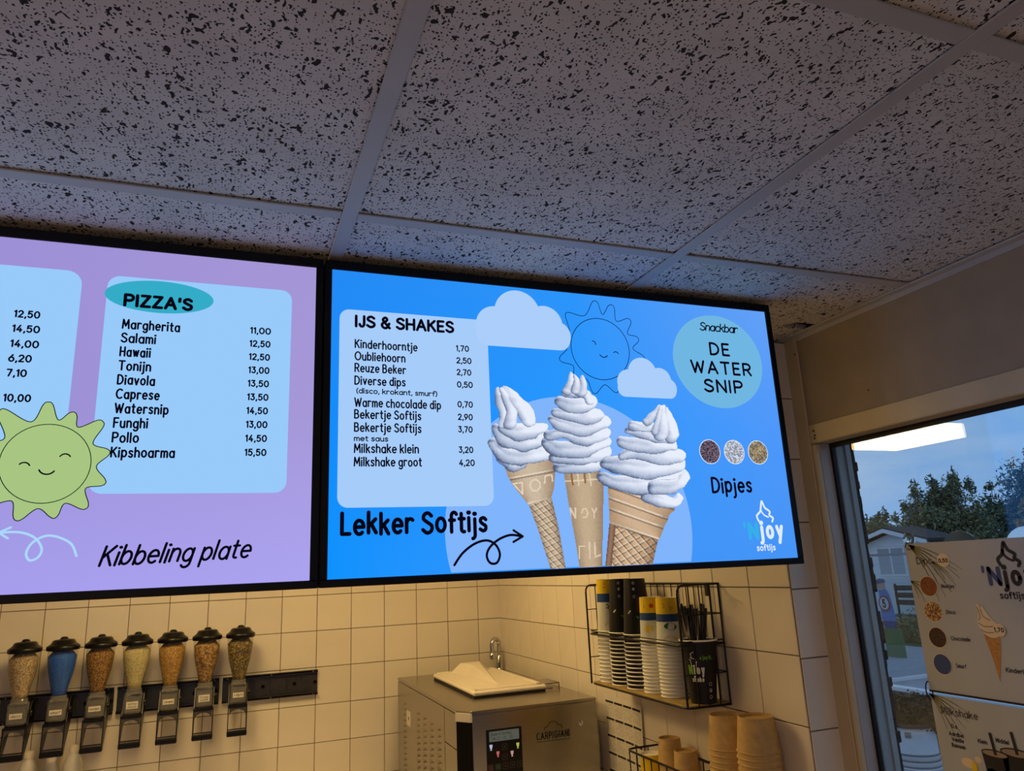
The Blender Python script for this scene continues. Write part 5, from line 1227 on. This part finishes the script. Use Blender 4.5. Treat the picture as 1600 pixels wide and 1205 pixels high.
obj('sign_disc', MB().prism([(.0 + .135 * math.cos(a), -.957 + .15 * math.sin(a)) for a in np.linspace(0, 2 * PI, 25)[:-1]], fm, -.025, -.012), 'sign_red', t)
m = MB(); disc(m, 0, 0, 102, 115, sf_); obj('sign_face', m, 'tub_white', t)
m = MB(); lettering(m, '5', -48, 72, 92, 140, 34, lambda u, v: (sx_ - .028, sy_ - u / 1000, -.957 - v / 1000)); obj('sign_number', m, 'ink', t)
# wind screen post with low rail
t = thing('wind_screen', (9.38, 9.16, GZ), 'grey framed glass wind screen standing at the edge of the paving', 'screen')
obj('post', MB().box(9.36, 9.42, 9.19, 9.25, GZ, -.02, b=.005), 'tub_grey', t); obj('post', MB().box(9.36, 9.40, 9.125, 9.145, GZ, -.02, b=.004), 'tub_white', t); obj('post', MB().box(11.9, 11.96, 9.12, 9.18, GZ, -.02, b=.005), 'tub_grey', t)
obj('bottom_rail', MB().box(9.40, 11.9, 9.11, 9.15, GZ + .04, GZ + .09, b=.004), 'tub_white', t); obj('top_rail', MB().box(9.36, 11.96, 9.14, 9.18, -.05, -.01, b=.004), 'tub_grey', t)
obj('pane', MB().box(9.42, 11.9, 9.157, 9.163, GZ + .09, -.05), 'window_glass', t)

def foliage_mesh(name, clumps, n, size, mats, seed, elong=1.6):
    r = np.random.default_rng(seed); C = np.array([c[:3] for c in clumps]); Rr = np.array([c[3:6] for c in clumps]); vol = Rr.prod(1) ** .75; p = vol / vol.sum()
    k = r.choice(len(clumps), n, p=p); d = r.normal(size=(n, 3)); d /= np.linalg.norm(d, axis=1)[:, None]; rad = r.random(n) ** .42
    P = C[k] + d * rad[:, None] * Rr[k] * (1 + .18 * r.normal(size=(n, 1)))
    a = r.normal(size=(n, 3)); a /= np.linalg.norm(a, axis=1)[:, None]; b = np.cross(a, r.normal(size=(n, 3))); b /= np.linalg.norm(b, axis=1)[:, None]
    s = size * r.uniform(.6, 1.3, n)[:, None]
    V = np.stack([P - a * s * elong, P + b * s * .5, P + a * s * elong, P - b * s * .5], 1).reshape(-1, 3)
    me = bpy.data.meshes.new(name); me.vertices.add(4 * n); me.vertices.foreach_set('co', V.ravel().astype(np.float32)); me.loops.add(4 * n); me.polygons.add(n)
    me.loops.foreach_set('vertex_index', np.arange(4 * n, dtype=np.int32)); me.polygons.foreach_set('loop_start', np.arange(0, 4 * n, 4, dtype=np.int32)); me.polygons.foreach_set('loop_total', np.full(n, 4, dtype=np.int32))
    for q in mats: me.materials.append(MATS[q])
    me.polygons.foreach_set('material_index', r.integers(0, len(mats), n).astype(np.int32)); me.update(calc_edges=True); return me
mat('leaf_dark', (112, 118, 86), .8, var=.2, nscale=3); mat('leaf_olive', (142, 138, 96), .8, var=.2, nscale=3); mat('leaf_deep', (78, 88, 70), .85, var=.2, nscale=3); mat('bark', (60, 48, 38), .9, var=.3); mat('heather', (46, 36, 36), .9, var=.3); mat('heather_brown', (84, 64, 48), .9, var=.3)
def tree(loc, clumps, sprigs, n, size, mats, label, seed, cat='tree', grp=None):
    t = thing('leafy_tree', loc, label, cat, grp); L = Vector(loc)
    r = random.Random(seed); cl = list(clumps); stems = MB()
    cz = loc[2]
    stems.tube([(loc[0], loc[1], loc[2]), (loc[0] + .05, loc[1] + .04, loc[2] + 1.1), (loc[0], loc[1], loc[2] + 2.2)], .10, 8)
    for c in clumps[:10]: stems.tube([(loc[0], loc[1], loc[2] + .9), ((loc[0] + c[0]) / 2, (loc[1] + c[1]) / 2, (loc[2] + .9 + c[2]) / 2 + .1), (c[0], c[1], c[2])], .035, 5)
    for (y, z, h) in sprigs:
        x = loc[0] + r.uniform(-.8, .8); cl.append((x, y, z + h * .35, .07 + h * .14, .07 + h * .14, h * .6)); stems.tube([(x, y, z - .6), (x + .02, y, z + h)], .010, 4)
        for q in range(3): cl.append((x + r.uniform(-.1, .1), y + r.uniform(-.12, .12), z + r.uniform(0, h * .6), .09, .09, h * .3))
    me = foliage_mesh('foliage', [(c[0] - L.x, c[1] - L.y, c[2] - L.z, *c[3:]) for c in cl], n, size, mats, seed)
    o = inst('foliage', me, t); o['kind'] = 'stuff'; obj('trunk', stems, 'bark', t)
    return t
r_ = random.Random(21)
def blob(cy, cz, ry, rz, n, cx=18.5, rx=1.3, s=.55):
    o = []
    for k in range(n):
        a = r_.random() * 2 * PI; q = math.sqrt(r_.random()); o.append((cx + r_.uniform(-rx, rx), cy + ry * q * math.cos(a), cz + rz * q * math.sin(a), s * r_.uniform(.8, 1.3), s * r_.uniform(.8, 1.3), s * r_.uniform(.7, 1.1)))
    return o
DK = ['leaf_dark', 'leaf_deep', 'leaf_olive']
k_ = 1.085
tree((20.2, 16.2, GZ), blob(14.95 * k_, .38, 1.2, 1.22, 26, cx=20.2, rx=1.0, s=.58), [(y * k_, z * k_, h) for y, z, h in ((15.9, 1.15, .35), (15.6, 1.3, .55), (15.3, 1.45, .6), (15.0, 1.5, .65), (14.75, 1.55, .5), (14.4, 1.5, .8), (14.2, 1.6, .4), (16.1, .9, .3), (13.9, 1.5, .3))], 34000, .046, DK, 'broad dark green tree with upright twigs right behind the white chalet', 1)
k_ = 1.30
tree((24.7, 16.1, GZ), blob(12.55 * k_, .45, 1.7, 1.7, 26, cx=24.7, rx=1.2, s=.75), [(y * k_, z * k_, h) for y, z, h in ((13.3, 1.3, .6), (12.9, 1.4, .5), (12.3, 1.8, .9), (12.0, 2.0, 1.1), (11.8, 2.0, 1.0), (11.5, 1.8, .9))], 34000, .056, ['leaf_dark', 'leaf_deep'], 'tall dark tree at the right edge of the window view', 2)
tree((20.5, 19.75, GZ), blob(19.75, .0, .8, 1.1, 16, cx=20.5, rx=.8), [(20.1, 1.1, .5), (19.6, 1.0, .6), (19.4, 1.0, .4)], 14000, .045, ['leaf_olive', 'leaf_dark'], 'small olive green tree seen just left of the chalet roof', 3)
tree((25.5, 23.2, GZ), blob(23.3, .0, 1.2, 1.1, 16, cx=25.5, rx=1), [(23.6, 1.1, .4), (23.0, 1.2, .4)], 14000, .055, ['leaf_olive', 'leaf_dark'], 'low olive tree in the gap between the chalet and the broad tree', 4)
t = thing('clipped_bush', (14.2, 12.75, GZ), 'low green bush at the far side of the paving behind the number sign', 'bush')
me = foliage_mesh('foliage', [(0, -.3, .28, .35, .8, .34), (.2, .5, .22, .35, .6, .28)], 6000, .03, ['leaf_dark', 'leaf_olive'], 9); inst('foliage', me, t)['kind'] = 'stuff'; obj('stems', MB().tube([(14.2, 12.75, GZ), (14.2, 12.75, GZ + .3)], .02, 6), 'bark', t)
t = thing('garden_bench', (15.2, 13.75, GZ), 'dark slatted garden bench in front of the chalet wall', 'bench')
for k in range(4): obj('slat', MB().box(15.0, 15.4, 13.3 , 14.25, -1.50 + .0 * k, -1.46, b=.005) if k == 0 else MB().box(15.38, 15.41, 13.3, 14.25, -1.42 + .17 * k, -1.30 + .17 * k, b=.005), 'roof_dark', t)
for y in (13.36, 14.19):
    for x in (15.03, 15.37): obj('leg', MB().box(x - .02, x + .02, y - .02, y + .02, GZ + .03, -1.5 if x < 15.2 else -.75), 'roof_dark', t)
# white tub with heather
bx_, by_ = 6.0, 5.62
t = thing('planter_tub', (bx_, by_, GZ), 'round white plastic tub with grey bands on the dark ground outside', 'planter')
def zz(k): return GZ + k
obj('tub', MB().lathe([(.185, GZ), (.198, GZ + .006), (.206, GZ + .05), (.200, GZ + .06), (.204, GZ + .10), (.198, GZ + .11), (.202, GZ + .15), (.196, GZ + .16), (.192, GZ + .40), (.180, GZ + .40), (.178, GZ + .34), (.0004, GZ + .34)], bx_, by_, 44, caps=(True, False)), 'tub_white', t, smooth=.6)
for a in (.065, .115, .165): obj('band', MB().lathe([(.2015, GZ + a - .01), (.2050, GZ + a), (.2010, GZ + a + .01)], bx_, by_, 44), 'tub_grey', t, smooth=3.2)
obj('rim', MB().lathe([(.192, GZ + .39), (.214, GZ + .392), (.217, GZ + .415), (.205, GZ + .425), (.182, GZ + .42)], bx_, by_, 44), 'roof_dark', t, smooth=1.0)
m = MB(); fb = lambda u, v: (bx_ + .1965 * math.cos(-2.36 - u / 200), by_ + .1965 * math.sin(-2.36 - u / 200), GZ + .36 - v / 1000)
flat(m, rrect(-75, 0, -20, 52, 4), lambda u, v: fb(-u * 1.0, v)); obj('tub_label', m, 'tub_grey', t)
tt_ = thing('heather_plant', (bx_, by_, GZ + .34), 'dark bushy heather growing in the white tub', 'plant')
me = foliage_mesh('foliage', [(0, 0, .16, .19, .19, .14), (.09, -.08, .18, .13, .13, .13), (-.08, .10, .2, .13, .13, .12)], 9000, .014, ['heather', 'heather', 'leaf_deep'], 4); inst('foliage', me, tt_)['kind'] = 'stuff'
me = foliage_mesh('foliage', [(.10, -.16, .10, .11, .09, .09)], 2500, .014, ['heather_brown'], 5); inst('brown_foliage', me, tt_)['kind'] = 'stuff'
obj('stems', MB().tube([(bx_, by_, GZ + .34), (bx_, by_, GZ + .48)], .012, 6), 'bark', tt_)
# ---------------------------------------------------------------- lift everything onto the floor datum
for o in TOPS: o.location.z += FZ
